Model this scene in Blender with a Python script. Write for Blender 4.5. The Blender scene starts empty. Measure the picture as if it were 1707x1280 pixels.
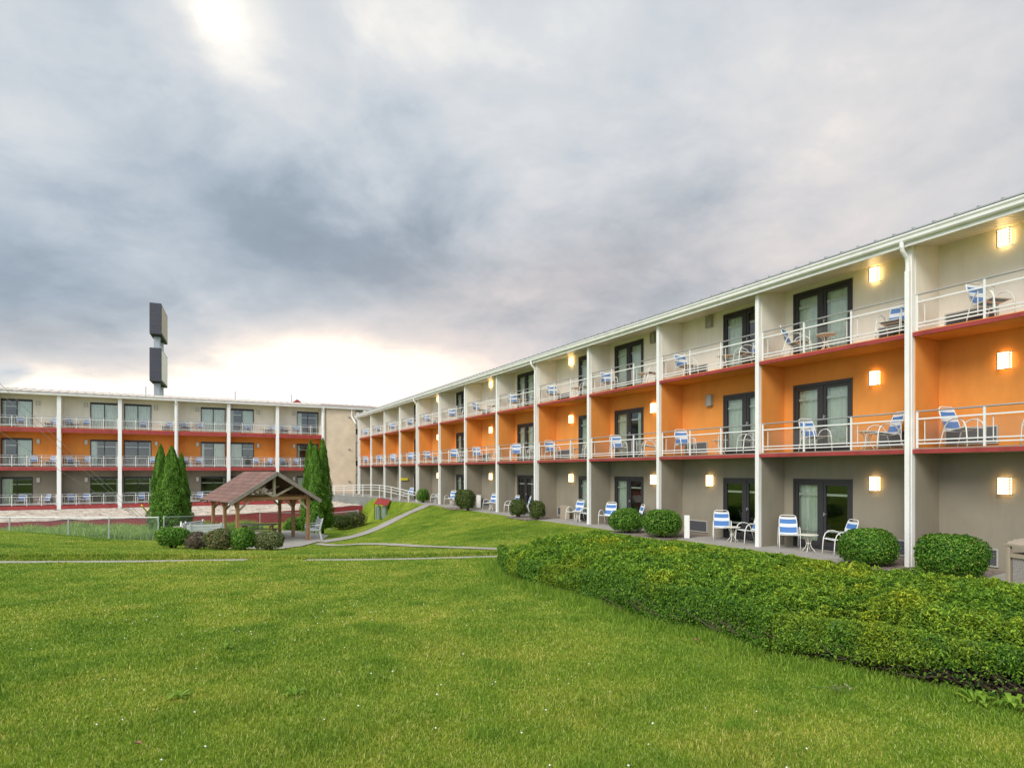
import bpy, math, random
import numpy as np
from mathutils import Vector, Matrix
random.seed(7); rng = np.random.default_rng(7)
SC = bpy.context.scene; COL = SC.collection
R = math.radians
F = 1013.0; CX = 853.5; HZ = 785.0; EYE = 2.18      # focal length and horizon in photo pixels

# ---------------------------------------------------------------- camera
cam = bpy.data.cameras.new('camera'); camo = bpy.data.objects.new('camera', cam); COL.objects.link(camo)
camo.location = (0, 0, EYE); camo.rotation_euler = (R(90), 0, 0)
cam.sensor_width = 36; cam.lens = 36*F/1707; cam.shift_y = 145/1707; cam.clip_end = 3000; cam.clip_start = .05
SC.camera = camo
SC.render.engine = 'CYCLES'
SC.cycles.use_denoising = True
SC.cycles.max_bounces = 7; SC.cycles.diffuse_bounces = 5; SC.cycles.glossy_bounces = 3
SC.cycles.transmission_bounces = 3; SC.cycles.transparent_max_bounces = 8
SC.cycles.sample_clamp_indirect = 4
SC.view_settings.view_transform = 'Standard'; SC.view_settings.look = 'None'
SC.view_settings.gamma = 1; SC.view_settings.exposure = 0.87

# ---------------------------------------------------------------- node maths
class E:
    """tiny wrapper so node maths reads like arithmetic"""
    def __init__(s, nt, sock): s.nt, s.k = nt, sock
    def op(s, o, *a):
        n = s.nt.nodes.new('ShaderNodeMath'); n.operation = o
        for i, v in enumerate((s,)+a):
            if isinstance(v, E): s.nt.links.new(v.k, n.inputs[i])
            else: n.inputs[i].default_value = v
        return E(s.nt, n.outputs[0])
    def __add__(s, b): return s.op('ADD', b)
    __radd__ = __add__
    def __sub__(s, b): return s.op('SUBTRACT', b)
    def __mul__(s, b): return s.op('MULTIPLY', b)
    __rmul__ = __mul__
    def __truediv__(s, b): return s.op('DIVIDE', b)
    def mx(s, b): return s.op('MAXIMUM', b)
    def mn(s, b): return s.op('MINIMUM', b)
def noise(nt, vec, scale, detail=4, rough=.5, dist=0.0, out='Fac'):
    n = nt.nodes.new('ShaderNodeTexNoise'); n.inputs['Scale'].default_value = scale
    n.inputs['Detail'].default_value = detail; n.inputs['Roughness'].default_value = rough
    n.inputs['Distortion'].default_value = dist
    if vec is not None: nt.links.new(vec, n.inputs['Vector'])
    return n.outputs[out]
def ramp(nt, fac, stops, interp='LINEAR'):
    n = nt.nodes.new('ShaderNodeValToRGB'); cr = n.color_ramp; cr.interpolation = interp
    while len(cr.elements) < len(stops): cr.elements.new(.5)
    for e, (p, c) in zip(cr.elements, stops):
        e.position = p; e.color = (*c, 1) if len(c) == 3 else c
    nt.links.new(fac, n.inputs[0]); return n.outputs[0]
def mixc(nt, fac, a, b, mode='MIX'):
    n = nt.nodes.new('ShaderNodeMix'); n.data_type = 'RGBA'; n.blend_type = mode
    for i, v in ((0, fac), (6, a), (7, b)):
        if isinstance(v, E): v = v.k
        if isinstance(v, bpy.types.NodeSocket): nt.links.new(v, n.inputs[i])
        elif i == 0: n.inputs[0].default_value = v
        else: n.inputs[i].default_value = (*v, 1)
    return n.outputs[2]

# ---------------------------------------------------------------- sky
SUN_EL, SUN_AZ = 38, 214         # degrees; azimuth clockwise from +Y (behind the camera, to the left)
w = bpy.data.worlds.new('World'); SC.world = w; w.use_nodes = True
nt = w.node_tree; nt.nodes.clear()
out = nt.nodes.new('ShaderNodeOutputWorld')
tc = nt.nodes.new('ShaderNodeTexCoord')
sep = nt.nodes.new('ShaderNodeSeparateXYZ'); nt.links.new(tc.outputs['Generated'], sep.inputs[0])
dx, dy, dz = (E(nt, sep.outputs[i]) for i in range(3))
az = dx.op('ARCTAN2', dy); el = dz.op('ARCSINE')
zz = dz.mx(0.0) + .30
comb = nt.nodes.new('ShaderNodeCombineXYZ')
nt.links.new((dx/zz).k, comb.inputs[0]); nt.links.new((dy/zz).k, comb.inputs[1])
P = comb.outputs[0]
n1 = E(nt, noise(nt, P, .85, 7, .52, .5)); n2 = E(nt, noise(nt, P, 2.3, 9, .55, .5)); n3 = E(nt, noise(nt, P, .28, 3, .5, .3))
wob = (n1 - .5)*.30; wob2 = (n2 - .5)*.16
azw = az + wob + wob2; elw = el + (n1-.5)*.13 + (n2 - .5)*.10
def lobe(px, py, wx, wy, amp, tilt=0.0):
    a0 = math.atan((px-CX)/F); e0 = math.atan((HZ-py)/F*math.cos(a0))
    da = (azw - a0); de = (elw - e0)
    if tilt: de = de + da*tilt
    q = (da/(wx/F)).op('POWER', 2) + (de/(wy/F)).op('POWER', 2)
    return (q*-1.0).op('EXPONENT')*amp
n4 = E(nt, noise(nt, P, 6.5, 8, .58, .3))
v = (n1-.5)*.60 + (n2-.5)*.76 + (n4-.5)*.36 + .565
for L in [(560, 650, 250, 66, .80), (560, 595, 210, 60, .30), (850, 590, 90, 40, .10), (30, 655, 90, 30, .30), (330, 672, 260, 26, .45),
          (320, 18, 105, 62, .42), (120, 120, 240, 130, .10), (720, 60, 330, 110, .17), (330, 440, 520, 150, -.09), (1250, 120, 420, 170, .12), (20, 215, 100, 40, .12),
          (430, 350, 190, 70, -.20, .25), (90, 500, 240, 80, -.17), (260, 400, 160, 50, -.04), (640, 410, 220, 75, -.22),
          (1130, 430, 220, 110, -.14), (900, 560, 220, 60, -.08), (1450, 240, 330, 200, .02), (1000, 280, 160, 90, -.05)]:
    v = v + lobe(*L)
sky = ramp(nt, v.k, [(0.0, (.140, .170, .205)), (.25, (.188, .225, .265)), (.42, (.262, .30, .338)), (.58, (.345, .372, .398)),
                     (.74, (.42, .43, .437)), (.88, (.54, .525, .495)), (1.0, (.70, .655, .60))])
# pinkish warmth over the right-hand wing and around the glow
warm = lobe(1100, 520, 480, 190, 1.0) + lobe(250, 620, 330, 50, .7) + lobe(880, 560, 220, 80, .8) + lobe(420, 560, 200, 50, .4) + lobe(1600, 200, 330, 300, .5) + lobe(560, 560, 300, 90, .25) + lobe(20, 610, 100, 40, .8)
skyw = mixc(nt, 1.0, sky, (1.08, .97, .90), 'MULTIPLY')
skyc = mixc(nt, warm.mn(1.0).mx(0.0), sky, skyw)
skyc = mixc(nt, (E(nt, noise(nt, P, .9, 4)) - .3).mx(0.0).mn(1.0)*lobe(1000, 520, 420, 110, 1.6).mn(1.0), skyc, mixc(nt, 1.0, skyc, (1.15, .95, .86), 'MULTIPLY'))
# the Nishita sky behind the clouds
ns = nt.nodes.new('ShaderNodeTexSky'); ns.sky_type = 'NISHITA'; ns.sun_disc = False
ns.sun_elevation = R(SUN_EL); ns.sun_rotation = R(SUN_AZ); ns.altitude = 200
b1 = nt.nodes.new('ShaderNodeBackground'); b1.inputs[1].default_value = .10; nt.links.new(ns.outputs[0], b1.inputs[0])
b2 = nt.nodes.new('ShaderNodeBackground'); b2.inputs[1].default_value = 1.0; 
back = (dy*-1.0 + .15).mx(0.0).mn(1.0); upw = (dz - .62).mx(0.0)*1.6      # boost added to the unseen sky overhead and behind, to light the facades
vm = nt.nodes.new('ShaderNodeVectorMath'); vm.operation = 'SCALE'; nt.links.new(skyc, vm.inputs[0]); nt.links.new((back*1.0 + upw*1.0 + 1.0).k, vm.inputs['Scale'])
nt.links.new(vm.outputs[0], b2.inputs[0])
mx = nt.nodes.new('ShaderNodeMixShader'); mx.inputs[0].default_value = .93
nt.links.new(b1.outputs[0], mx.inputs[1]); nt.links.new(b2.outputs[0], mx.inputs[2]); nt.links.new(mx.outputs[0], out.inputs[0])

sl = bpy.data.lights.new('sun', 'SUN'); sl.energy = 1.5; sl.angle = R(28); sl.color = (1, .95, .87)
so = bpy.data.objects.new('sun', sl); COL.objects.link(so)
sd = Vector((math.sin(R(SUN_AZ))*math.cos(R(SUN_EL)), math.cos(R(SUN_AZ))*math.cos(R(SUN_EL)), math.sin(R(SUN_EL))))
so.rotation_euler = sd.to_track_quat('Z', 'Y').to_euler(); so.location = (0, -10, 30)

# ---------------------------------------------------------------- materials
M = {}
def mat(name, col, rough=.6, spec=.4, metal=0., var=0., vscale=3., bump=0., bscale=40., col2=None, dirt=0., streak=0.):
    m = bpy.data.materials.new(name); m.use_nodes = True; t = m.node_tree; b = t.nodes['Principled BSDF']
    b.inputs['Roughness'].default_value = rough; b.inputs['Metallic'].default_value = metal
    b.inputs['Specular IOR Level'].default_value = spec
    tcn = t.nodes.new('ShaderNodeTexCoord'); V = tcn.outputs['Object']
    c2 = col2 or tuple(c*(1-var) for c in col)
    if var or col2:
        f = noise(t, V, vscale, 5, .6)
        c = ramp(t, f, [(.3, c2), (.7, col)])
        if dirt:
            f2 = noise(t, V, vscale*.3, 6, .7)
            c = mixc(t, E(t, ramp(t, f2, [(.5, (0, 0, 0)), (.75, (dirt,)*3)])), c, tuple(x*.55 for x in col))
        if streak:
            mp = t.nodes.new('ShaderNodeMapping'); mp.inputs['Scale'].default_value = (2.6, 2.6, .45); t.links.new(V, mp.inputs[0])
            f3 = ramp(t, noise(t, mp.outputs[0], 1.0, 6, .65), [(.48, (1, 1, 1)), (.72, (1-streak, 1-streak, 1-streak*1.1))])
            c = mixc(t, 1.0, c, f3, 'MULTIPLY')
        t.links.new(c, b.inputs['Base Color'])
    else: b.inputs['Base Color'].default_value = (*col, 1)
    if bump:
        bn = t.nodes.new('ShaderNodeBump'); bn.inputs['Strength'].default_value = bump; bn.inputs['Distance'].default_value = .02
        t.links.new(noise(t, V, bscale, 3, .6), bn.inputs['Height']); t.links.new(bn.outputs[0], b.inputs['Normal'])
    M[name] = m; return m
mat('white_paint', (.84, .835, .81), .5, var=.07, vscale=2, dirt=.22, streak=.12)
mat('cream', (.84, .795, .70), .8, .2, var=.08, vscale=1.2, streak=.08, dirt=.10, bump=.15, bscale=60)
mat('orange', (.78, .30, .066), .8, .2, var=.12, vscale=1.2, streak=.10, dirt=.12, bump=.2, bscale=70)
mat('taupe', (.30, .265, .205), .85, .2, var=.12, vscale=1.2, streak=.12, dirt=.15, bump=.2, bscale=70)
mat('red_trim', (.36, .048, .045), .55, .4, var=.2, vscale=2, streak=.3, dirt=.25)
mat('roof_metal', (.40, .42, .42), .45, .5, metal=.3, var=.15, vscale=1)
mat('roof_brown', (.36, .30, .27), .7, .3, var=.15, vscale=1)
mat('dark_frame', (.035, .033, .036), .45)
mat('rail_white', (.72, .72, .70), .4)
mat('rail_grey', (.45, .46, .47), .35, metal=.6)
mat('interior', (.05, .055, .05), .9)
mat('interior_light', (.22, .23, .21), .9)
mat('lamp_frame', (.30, .27, .24), .5)
mat('lamp_white', (.75, .74, .68), .5)
mat('lamp_off', (.42, .42, .38), .5)
mat('grille_dark', (.05, .05, .055), .5)
mat('grille_grey', (.10, .10, .115), .5)
mat('curtain', (.86, .90, .80), .9, .1, var=.08, vscale=6)
mat('curtain_white', (.84, .86, .80), .9, .1, var=.08, vscale=6)
mat('concrete', (.40, .375, .34), .9, .2, var=.22, vscale=2.5, bump=.3, bscale=60, dirt=.35)
mat('path_concrete', (.42, .39, .33), .9, .2, var=.25, vscale=2, bump=.3, bscale=40, dirt=.4)
mat('concrete_wall', (.26, .27, .25), .9, .2, var=.3, vscale=1.2, bump=.3, bscale=30)
mat('red_wall', (.30, .042, .05), .75, .3, var=.25, vscale=.8, bump=.2, bscale=20, dirt=.2)
mat('wood_post', (.36, .20, .095), .75, .25, var=.35, vscale=5, bump=.2, bscale=50)
mat('wood_grey', (.30, .26, .225), .8, .2, var=.3, vscale=5, bump=.2)
mat('wood_pale', (.50, .42, .32), .8, .2, var=.25, vscale=4)
mat('wood_dark', (.13, .075, .045), .8, .2, var=.4, vscale=4)
mat('bench_white', (.62, .64, .66), .55, var=.15, vscale=5)
mat('chair_white', (.80, .79, .74), .4)
mat('sling_blue', (.09, .22, .52), .7, .2, var=.12, vscale=30)
mat('sling_white', (.72, .75, .78), .7, .2)
mat('table_cream', (.76, .73, .64), .5)
mat('bark', (.10, .065, .045), .9, .1, var=.4, vscale=12)
mat('twig', (.17, .125, .095), .9, .1, var=.35, vscale=12)
mat('twig_red', (.13, .06, .05), .9, .1, var=.35, vscale=12)
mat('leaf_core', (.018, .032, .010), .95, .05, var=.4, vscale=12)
mat('can_tan', (.36, .30, .23), .45, var=.08, vscale=5)
mat('pebble', (.42, .38, .36), .9, .2, var=.55, vscale=55, bump=.5, bscale=90)
mat('sign_dark', (.055, .055, .075), .6, var=.15, vscale=.8)
mat('sign_beige', (.50, .40, .33), .55, var=.1, vscale=.4)
mat('sign_pale', (.80, .76, .72), .5)
mat('steel', (.38, .42, .46), .5, metal=.3, var=.1, vscale=.6)
mat('galv', (.50, .53, .55), .45, metal=.5)
mat('yellow', (.75, .62, .03), .6)
mat('tank_green', (.22, .29, .25), .6, var=.15, vscale=2)
mat('petal', (.80, .80, .74), .7)
mat('dead_leaf', (.30, .16, .09), .85, var=.3, vscale=20)
mat('soil', (.06, .042, .03), .95, .1, var=.4, vscale=8, bump=.5)

def custom(name):
    m = bpy.data.materials.new(name); m.use_nodes = True; t = m.node_tree
    b = t.nodes['Principled BSDF']; tcn = t.nodes.new('ShaderNodeTexCoord'); M[name] = m
    return m, t, b, tcn.outputs['Object']
# soffit boards (lines across the eave every 10 cm)
m, t, b, V = custom('soffit')
wv = t.nodes.new('ShaderNodeTexWave'); wv.bands_direction = 'Y'; wv.inputs['Scale'].default_value = 3.1; t.links.new(V, wv.inputs[0])
c = ramp(t, wv.outputs['Fac'], [(0.0, (.36, .34, .28)), (.12, (.74, .71, .62)), (1, (.74, .71, .62))]); t.links.new(c, b.inputs['Base Color'])
b.inputs['Roughness'].default_value = .35
bn = t.nodes.new('ShaderNodeBump'); bn.inputs['Strength'].default_value = .5; bn.inputs['Distance'].default_value = .01
t.links.new(wv.outputs['Fac'], bn.inputs['Height']); t.links.new(bn.outputs[0], b.inputs['Normal'])
# painted block wall
def brickmat(name, c1, c2, mortar, sx, sy, swap=True, rough=.85, ms=.012, bump=.4):
    m, t, b, V = custom(name)
    sp = t.nodes.new('ShaderNodeSeparateXYZ'); t.links.new(V, sp.inputs[0])
    cb = t.nodes.new('ShaderNodeCombineXYZ')
    if swap: t.links.new(sp.outputs[1], cb.inputs[0]); t.links.new(sp.outputs[2], cb.inputs[1])
    else: t.links.new(sp.outputs[1], cb.inputs[0]); t.links.new(sp.outputs[0], cb.inputs[1])
    bk = t.nodes.new('ShaderNodeTexBrick'); t.links.new(cb.outputs[0], bk.inputs[0])
    bk.inputs['Color1'].default_value = (*c1, 1); bk.inputs['Color2'].default_value = (*c2, 1); bk.inputs['Mortar'].default_value = (*mortar, 1)
    bk.inputs['Scale'].default_value = 1; bk.inputs['Brick Width'].default_value = sx; bk.inputs['Row Height'].default_value = sy
    bk.inputs['Mortar Size'].default_value = ms
    nz = ramp(t, noise(t, V, 1.2, 5), [(.3, (.82, .82, .82)), (.7, (1, 1, 1))])
    t.links.new(mixc(t, 1.0, bk.outputs[0], nz, 'MULTIPLY'), b.inputs['Base Color']); b.inputs['Roughness'].default_value = rough
    bn = t.nodes.new('ShaderNodeBump'); bn.inputs['Strength'].default_value = bump; bn.inputs['Distance'].default_value = .01; bn.invert = True
    t.links.new(bk.outputs['Fac'], bn.inputs['Height']); t.links.new(bn.outputs[0], b.inputs['Normal'])
brickmat('block_wall', (.76, .62, .46), (.73, .59, .44), (.66, .54, .40), .4, .2)
brickmat('shingle', (.25, .135, .105), (.17, .09, .072), (.12, .065, .052), .34, .16, swap=True, ms=.012, bump=.6)
# rocks of the bank
m, t, b, V = custom('rock')
vo = t.nodes.new('ShaderNodeTexVoronoi'); vo.feature = 'DISTANCE_TO_EDGE'; vo.inputs['Scale'].default_value = .9
nd = t.nodes.new('ShaderNodeVectorMath'); nd.operation = 'ADD'; t.links.new(V, nd.inputs[0]); t.links.new(noise(t, V, 1.5, 4, .6, 0, 'Color'), nd.inputs[1])
t.links.new(nd.outputs[0], vo.inputs['Vector'])
base = ramp(t, noise(t, V, .9, 7, .7), [(.3, (.34, .28, .22)), (.5, (.52, .45, .37)), (.7, (.60, .55, .47))])
crack = ramp(t, vo.outputs['Distance'], [(0, (.25, .2, .16)), (.03, (1, 1, 1))])
hole = ramp(t, noise(t, V, .8, 8, .8, 1.0), [(.37, (.16, .13, .12)), (.43, (1, 1, 1))])
c = mixc(t, 1.0, mixc(t, .7, base, crack, 'MULTIPLY'), hole, 'MULTIPLY'); t.links.new(c, b.inputs['Base Color']); b.inputs['Roughness'].default_value = .95
# gravel
m, t, b, V = custom('gravel')
vo = t.nodes.new('ShaderNodeTexVoronoi'); vo.inputs['Scale'].default_value = 28; t.links.new(V, vo.inputs['Vector'])
c = ramp(t, vo.outputs['Color'], [(0, (.16, .12, .10)), (.4, (.34, .28, .24)), (.75, (.48, .43, .38)), (1, (.62, .58, .54))])
d = ramp(t, vo.outputs['Distance'], [(0, (1, 1, 1)), (.6, (.5, .45, .42))])
t.links.new(mixc(t, 1.0, c, d, 'MULTIPLY'), b.inputs['Base Color']); b.inputs['Roughness'].default_value = .9
bn = t.nodes.new('ShaderNodeBump'); bn.inputs['Strength'].default_value = .8; bn.inputs['Distance'].default_value = .02; bn.invert = True
t.links.new(vo.outputs['Distance'], bn.inputs['Height']); t.links.new(bn.outputs[0], b.inputs['Normal'])
# lawn soil and turf colour beneath the blades
def lawn_patch(t, V):
    a = noise(t, V, .23, 5, .6, .4); bb = noise(t, V, 1.6, 5, .65, .3)
    e = E(t, a)*.55 + E(t, bb)*.45
    e = e + (E(t, noise(t, V, .75, 3, .55, .6)) - .5)*.22
    return e
m, t, b, V = custom('turf')
e = lawn_patch(t, V)
c = ramp(t, e.k, [(.36, (.085, .16, .014)), (.47, (.16, .25, .02)), (.56, (.24, .31, .035)), (.66, (.30, .335, .055))])
f = ramp(t, noise(t, V, 22, 5, .75), [(.35, (.62, .62, .55)), (.65, (1.2, 1.2, 1.1))])
t.links.new(mixc(t, 1.0, c, f, 'MULTIPLY'), b.inputs['Base Color']); b.inputs['Roughness'].default_value = .9; b.inputs['Specular IOR Level'].default_value = .1
bn = t.nodes.new('ShaderNodeBump'); bn.inputs['Strength'].default_value = .7; bn.inputs['Distance'].default_value = .05
t.links.new(noise(t, V, 30, 5, .7), bn.inputs['Height']); t.links.new(bn.outputs[0], b.inputs['Normal'])
# leaves: colour from a per-leaf random attribute, patches from noise
def leafmat(name, stops, patch=None, pscale=.5, pr=(.52, .60), trans=.25, tint2=None, lawn=False):
    m, t, b, V = custom(name)
    at = t.nodes.new('ShaderNodeAttribute'); at.attribute_name = 'var'
    sp = t.nodes.new('ShaderNodeSeparateColor'); t.links.new(at.outputs['Color'], sp.inputs[0])
    c = ramp(t, sp.outputs[0], stops)
    if lawn:
        e = lawn_patch(t, V)
        c = mixc(t, 1.0, c, ramp(t, e.k, [(.34, (.42, .66, .42)), (.45, (.76, .90, .70)), (.54, (1.08, 1.05, .98)), (.66, (1.5, 1.2, 1.4))]), 'MULTIPLY')
    if patch:
        f = ramp(t, noise(t, V, pscale, 4, .6, .5), [(pr[0], (0, 0, 0)), (pr[1], (1, 1, 1))])
        c2 = ramp(t, sp.outputs[0], patch); c = mixc(t, E(t, f), c, c2)
    t.links.new(c, b.inputs['Base Color']); b.inputs['Roughness'].default_value = .55; b.inputs['Specular IOR Level'].default_value = .25
    tr = t.nodes.new('ShaderNodeBsdfTranslucent'); t.links.new(c, tr.inputs[0])
    ms = t.nodes.new('ShaderNodeMixShader'); ms.inputs[0].default_value = trans
    o = [n for n in t.nodes if n.type == 'OUTPUT_MATERIAL'][0]
    t.links.new(b.outputs[0], ms.inputs[1]); t.links.new(tr.outputs[0], ms.inputs[2]); t.links.new(ms.outputs[0], o.inputs[0])
leafmat('grass', [(0, (.11, .185, .016)), (.4, (.225, .325, .03)), (.78, (.37, .44, .06)), (1, (.62, .60, .22))], trans=.35, lawn=True)
leafmat('long_grass', [(0, (.09, .18, .016)), (.6, (.19, .33, .028)), (1, (.37, .50, .07))], trans=.3)
leafmat('weeds', [(0, (.12, .24, .04)), (.6, (.27, .44, .08)), (1, (.54, .64, .2))], trans=.3)
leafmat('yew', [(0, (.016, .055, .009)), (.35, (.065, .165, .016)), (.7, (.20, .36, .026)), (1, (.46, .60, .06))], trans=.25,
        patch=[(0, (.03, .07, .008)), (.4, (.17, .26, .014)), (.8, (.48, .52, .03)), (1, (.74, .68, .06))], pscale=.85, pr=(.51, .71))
leafmat('boxwood', [(0, (.03, .10, .010)), (.5, (.075, .215, .018)), (.85, (.19, .40, .04)), (1, (.42, .46, .10))])
leafmat('olive_bush', [(0, (.035, .06, .015)), (.5, (.09, .13, .03)), (1, (.19, .23, .06))])
leafmat('pale_bush', [(0, (.05, .08, .02)), (.5, (.15, .18, .06)), (1, (.32, .34, .15))])
leafmat('red_bush', [(0, (.05, .05, .02)), (.5, (.13, .18, .05)), (.85, (.22, .24, .08)), (1, (.48, .22, .16))])
leafmat('brown_bush', [(0, (.06, .045, .03)), (.6, (.16, .13, .09)), (1, (.28, .24, .15))])
leafmat('cedar', [(0, (.03, .10, .010)), (.5, (.09, .22, .018)), (1, (.22, .40, .035))])
leafmat('broadleaf', [(0, (.10, .20, .02)), (.6, (.20, .34, .03)), (1, (.40, .50, .07))], trans=.3)
# glass, mesh screens, lit lamp
def shader_mix(name, facsock, a, b_):
    pass
m, t, b, V = custom('glass')
t.nodes.remove(b); o = [n for n in t.nodes if n.type == 'OUTPUT_MATERIAL'][0]
tr = t.nodes.new('ShaderNodeBsdfTransparent'); tr.inputs[0].default_value = (.90, .96, .93, 1)
gl = t.nodes.new('ShaderNodeBsdfGlossy'); gl.inputs['Roughness'].default_value = .03; gl.inputs[0].default_value = (.9, .95, .95, 1)
lw = t.nodes.new('ShaderNodeFresnel'); lw.inputs[0].default_value = 1.7
fs = E(t, lw.outputs[0])*.85 + .05
ms = t.nodes.new('ShaderNodeMixShader'); t.links.new(fs.mn(1.0).k, ms.inputs[0])
t.links.new(tr.outputs[0], ms.inputs[1]); t.links.new(gl.outputs[0], ms.inputs[2]); t.links.new(ms.outputs[0], o.inputs[0])
def screenmat(name, col, fac):
    m, t, b, V = custom(name); o = [n for n in t.nodes if n.type == 'OUTPUT_MATERIAL'][0]
    b.inputs['Base Color'].default_value = (*col, 1)
    tr = t.nodes.new('ShaderNodeBsdfTransparent'); ms = t.nodes.new('ShaderNodeMixShader'); ms.inputs[0].default_value = fac
    t.links.new(tr.outputs[0], ms.inputs[1]); t.links.new(b.outputs[0], ms.inputs[2]); t.links.new(ms.outputs[0], o.inputs[0])
screenmat('wire_screen', (.33, .31, .29), .15)
# chain link: diamond wire pattern cut out of a sheet
m, t, b, V = custom('chain_link'); o = [n for n in t.nodes if n.type == 'OUTPUT_MATERIAL'][0]
b.inputs['Base Color'].default_value = (.32, .36, .38, 1); b.inputs['Metallic'].default_value = .4
sp = t.nodes.new('ShaderNodeSeparateXYZ'); t.links.new(V, sp.inputs[0])
x_, z_ = E(t, sp.outputs[0]), E(t, sp.outputs[2])
g1 = ((x_+z_)*14.0).op('FRACT').op('LESS_THAN', .07); g2 = ((x_-z_)*14.0 + 100.).op('FRACT').op('LESS_THAN', .07)
ms = t.nodes.new('ShaderNodeMixShader'); tr = t.nodes.new('ShaderNodeBsdfTransparent')
t.links.new(g1.mx(g2).k, ms.inputs[0]); t.links.new(tr.outputs[0], ms.inputs[1]); t.links.new(b.outputs[0], ms.inputs[2]); t.links.new(ms.outputs[0], o.inputs[0])
m, t, b, V = custom('lamp_lit')
b.inputs['Base Color'].default_value = (.8, .7, .5, 1)
b.inputs['Emission Color'].default_value = (1, .66, .28, 1); b.inputs['Emission Strength'].default_value = 3.4

# ---------------------------------------------------------------- mesh helpers
class MB:
    def __init__(s): s.v = []; s.f = []; s.mi = []; s.m = 0; s.smooth = False
    def add(s, vs, fs):
        o = len(s.v); s.v += [tuple(p) for p in vs]; s.f += [tuple(i+o for i in f) for f in fs]; s.mi += [s.m]*len(fs); return s
    def box(s, x0, x1, y0, y1, z0, z1):
        return s.add([(x0, y0, z0), (x1, y0, z0), (x1, y1, z0), (x0, y1, z0), (x0, y0, z1), (x1, y0, z1), (x1, y1, z1), (x0, y1, z1)],
                     [(0, 3, 2, 1), (4, 5, 6, 7), (0, 1, 5, 4), (1, 2, 6, 5), (2, 3, 7, 6), (3, 0, 4, 7)])
    def cbox(s, x0, x1, y0, y1, z0, z1, c=.01):   # box with chamfered vertical and top edges
        p = [(x0+c, y0), (x1-c, y0), (x1, y0+c), (x1, y1-c), (x1-c, y1), (x0+c, y1), (x0, y1-c), (x0, y0+c)]
        q = [(x0+2*c, y0+c), (x1-2*c, y0+c), (x1-c, y0+2*c), (x1-c, y1-2*c), (x1-2*c, y1-c), (x0+2*c, y1-c), (x0+c, y1-2*c), (x0+c, y0+2*c)]
        vs = [(a, b, z0) for a, b in p]+[(a, b, z1-c) for a, b in p]+[(a, b, z1) for a, b in q]
        fs = [tuple(range(7, -1, -1)), tuple(range(16, 24))]
        for r in (0, 8): fs += [(r+i, r+(i+1) % 8, r+8+(i+1) % 8, r+8+i) for i in range(8)]
        return s.add(vs, fs)
    def beam(s, a, b, wd, h, up=(0, 0, 1)):        # rectangular bar from a to b
        a, b = Vector(a), Vector(b); d = (b-a).normalized(); u = Vector(up)
        sd_ = d.cross(u); sd_ = sd_.normalized() if sd_.length > 1e-6 else Vector((1, 0, 0)); u = sd_.cross(d)
        vs = [p + sd_*sx*wd/2 + u*sz*h/2 for p in (a, b) for sx, sz in ((-1, -1), (1, -1), (1, 1), (-1, 1))]
        return s.add(vs, [(3, 2, 1, 0), (4, 5, 6, 7), (0, 1, 5, 4), (1, 2, 6, 5), (2, 3, 7, 6), (3, 0, 4, 7)])
    def tube(s, pts, r, seg=8, close=False):
        pts = [Vector(p) for p in pts]; n = len(pts); vs = []; rr = r if isinstance(r, (list, tuple)) else [r]*n
        ref = None
        for i, p in enumerate(pts):
            d = (pts[(i+1) % n] - pts[i-1]) if close else (pts[min(i+1, n-1)] - pts[max(i-1, 0)])
            d = d.normalized()
            if ref is None: ref = Vector((0, 0, 1)) if abs(d.z) < .9 else Vector((1, 0, 0))
            a = d.cross(ref).normalized(); b_ = d.cross(a); ref = (b_*-1).normalized() if False else ref
            if abs(d.dot(ref)) > .97:
                ref = Vector((1, 0, 0)) if abs(d.x) < .9 else Vector((0, 1, 0)); a = d.cross(ref).normalized(); b_ = d.cross(a)
            vs += [p + (a*math.cos(2*math.pi*k/seg) + b_*math.sin(2*math.pi*k/seg))*rr[i] for k in range(seg)]
        fs = []
        for i in range(n if close else n-1):
            j = (i+1) % n; best = 0
            A, B = vs[i*seg:(i+1)*seg], vs[j*seg:(j+1)*seg]
            best = min(range(seg), key=lambda o_: sum((A[k]-B[(k+o_) % seg]).length_squared for k in (0, seg//3)))
            fs += [(i*seg+k, i*seg+(k+1) % seg, j*seg+(k+1+best) % seg, j*seg+(k+best) % seg) for k in range(seg)]
        if not close: fs += [tuple(range(seg))[::-1], tuple((n-1)*seg+k for k in range(seg))]
        return s.add(vs, fs)
    def lathe(s, prof, seg=20, c=(0, 0)):
        vs = [(c[0]+r*math.cos(2*math.pi*k/seg), c[1]+r*math.sin(2*math.pi*k/seg), z) for r, z in prof for k in range(seg)]
        fs = [(i*seg+k, i*seg+(k+1) % seg, (i+1)*seg+(k+1) % seg, (i+1)*seg+k) for i in range(len(prof)-1) for k in range(seg)]
        fs += [tuple(range(seg))[::-1], tuple((len(prof)-1)*seg+k for k in range(seg))]
        return s.add(vs, fs)
    def prism(s, poly, y0, y1):                    # (x,z) outline extruded along y
        n = len(poly); vs = [(x, y0, z) for x, z in poly]+[(x, y1, z) for x, z in poly]
        return s.add(vs, [tuple(range(n)), tuple(range(2*n-1, n-1, -1))]+[(i, i+n, (i+1) % n+n, (i+1) % n) for i in range(n)])
    def sheet(s, P, nu, nv):                       # grid of points
        return s.add(P, [(i*nv+j, (i+1)*nv+j, (i+1)*nv+j+1, i*nv+j+1) for i in range(nu-1) for j in range(nv-1)])
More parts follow.
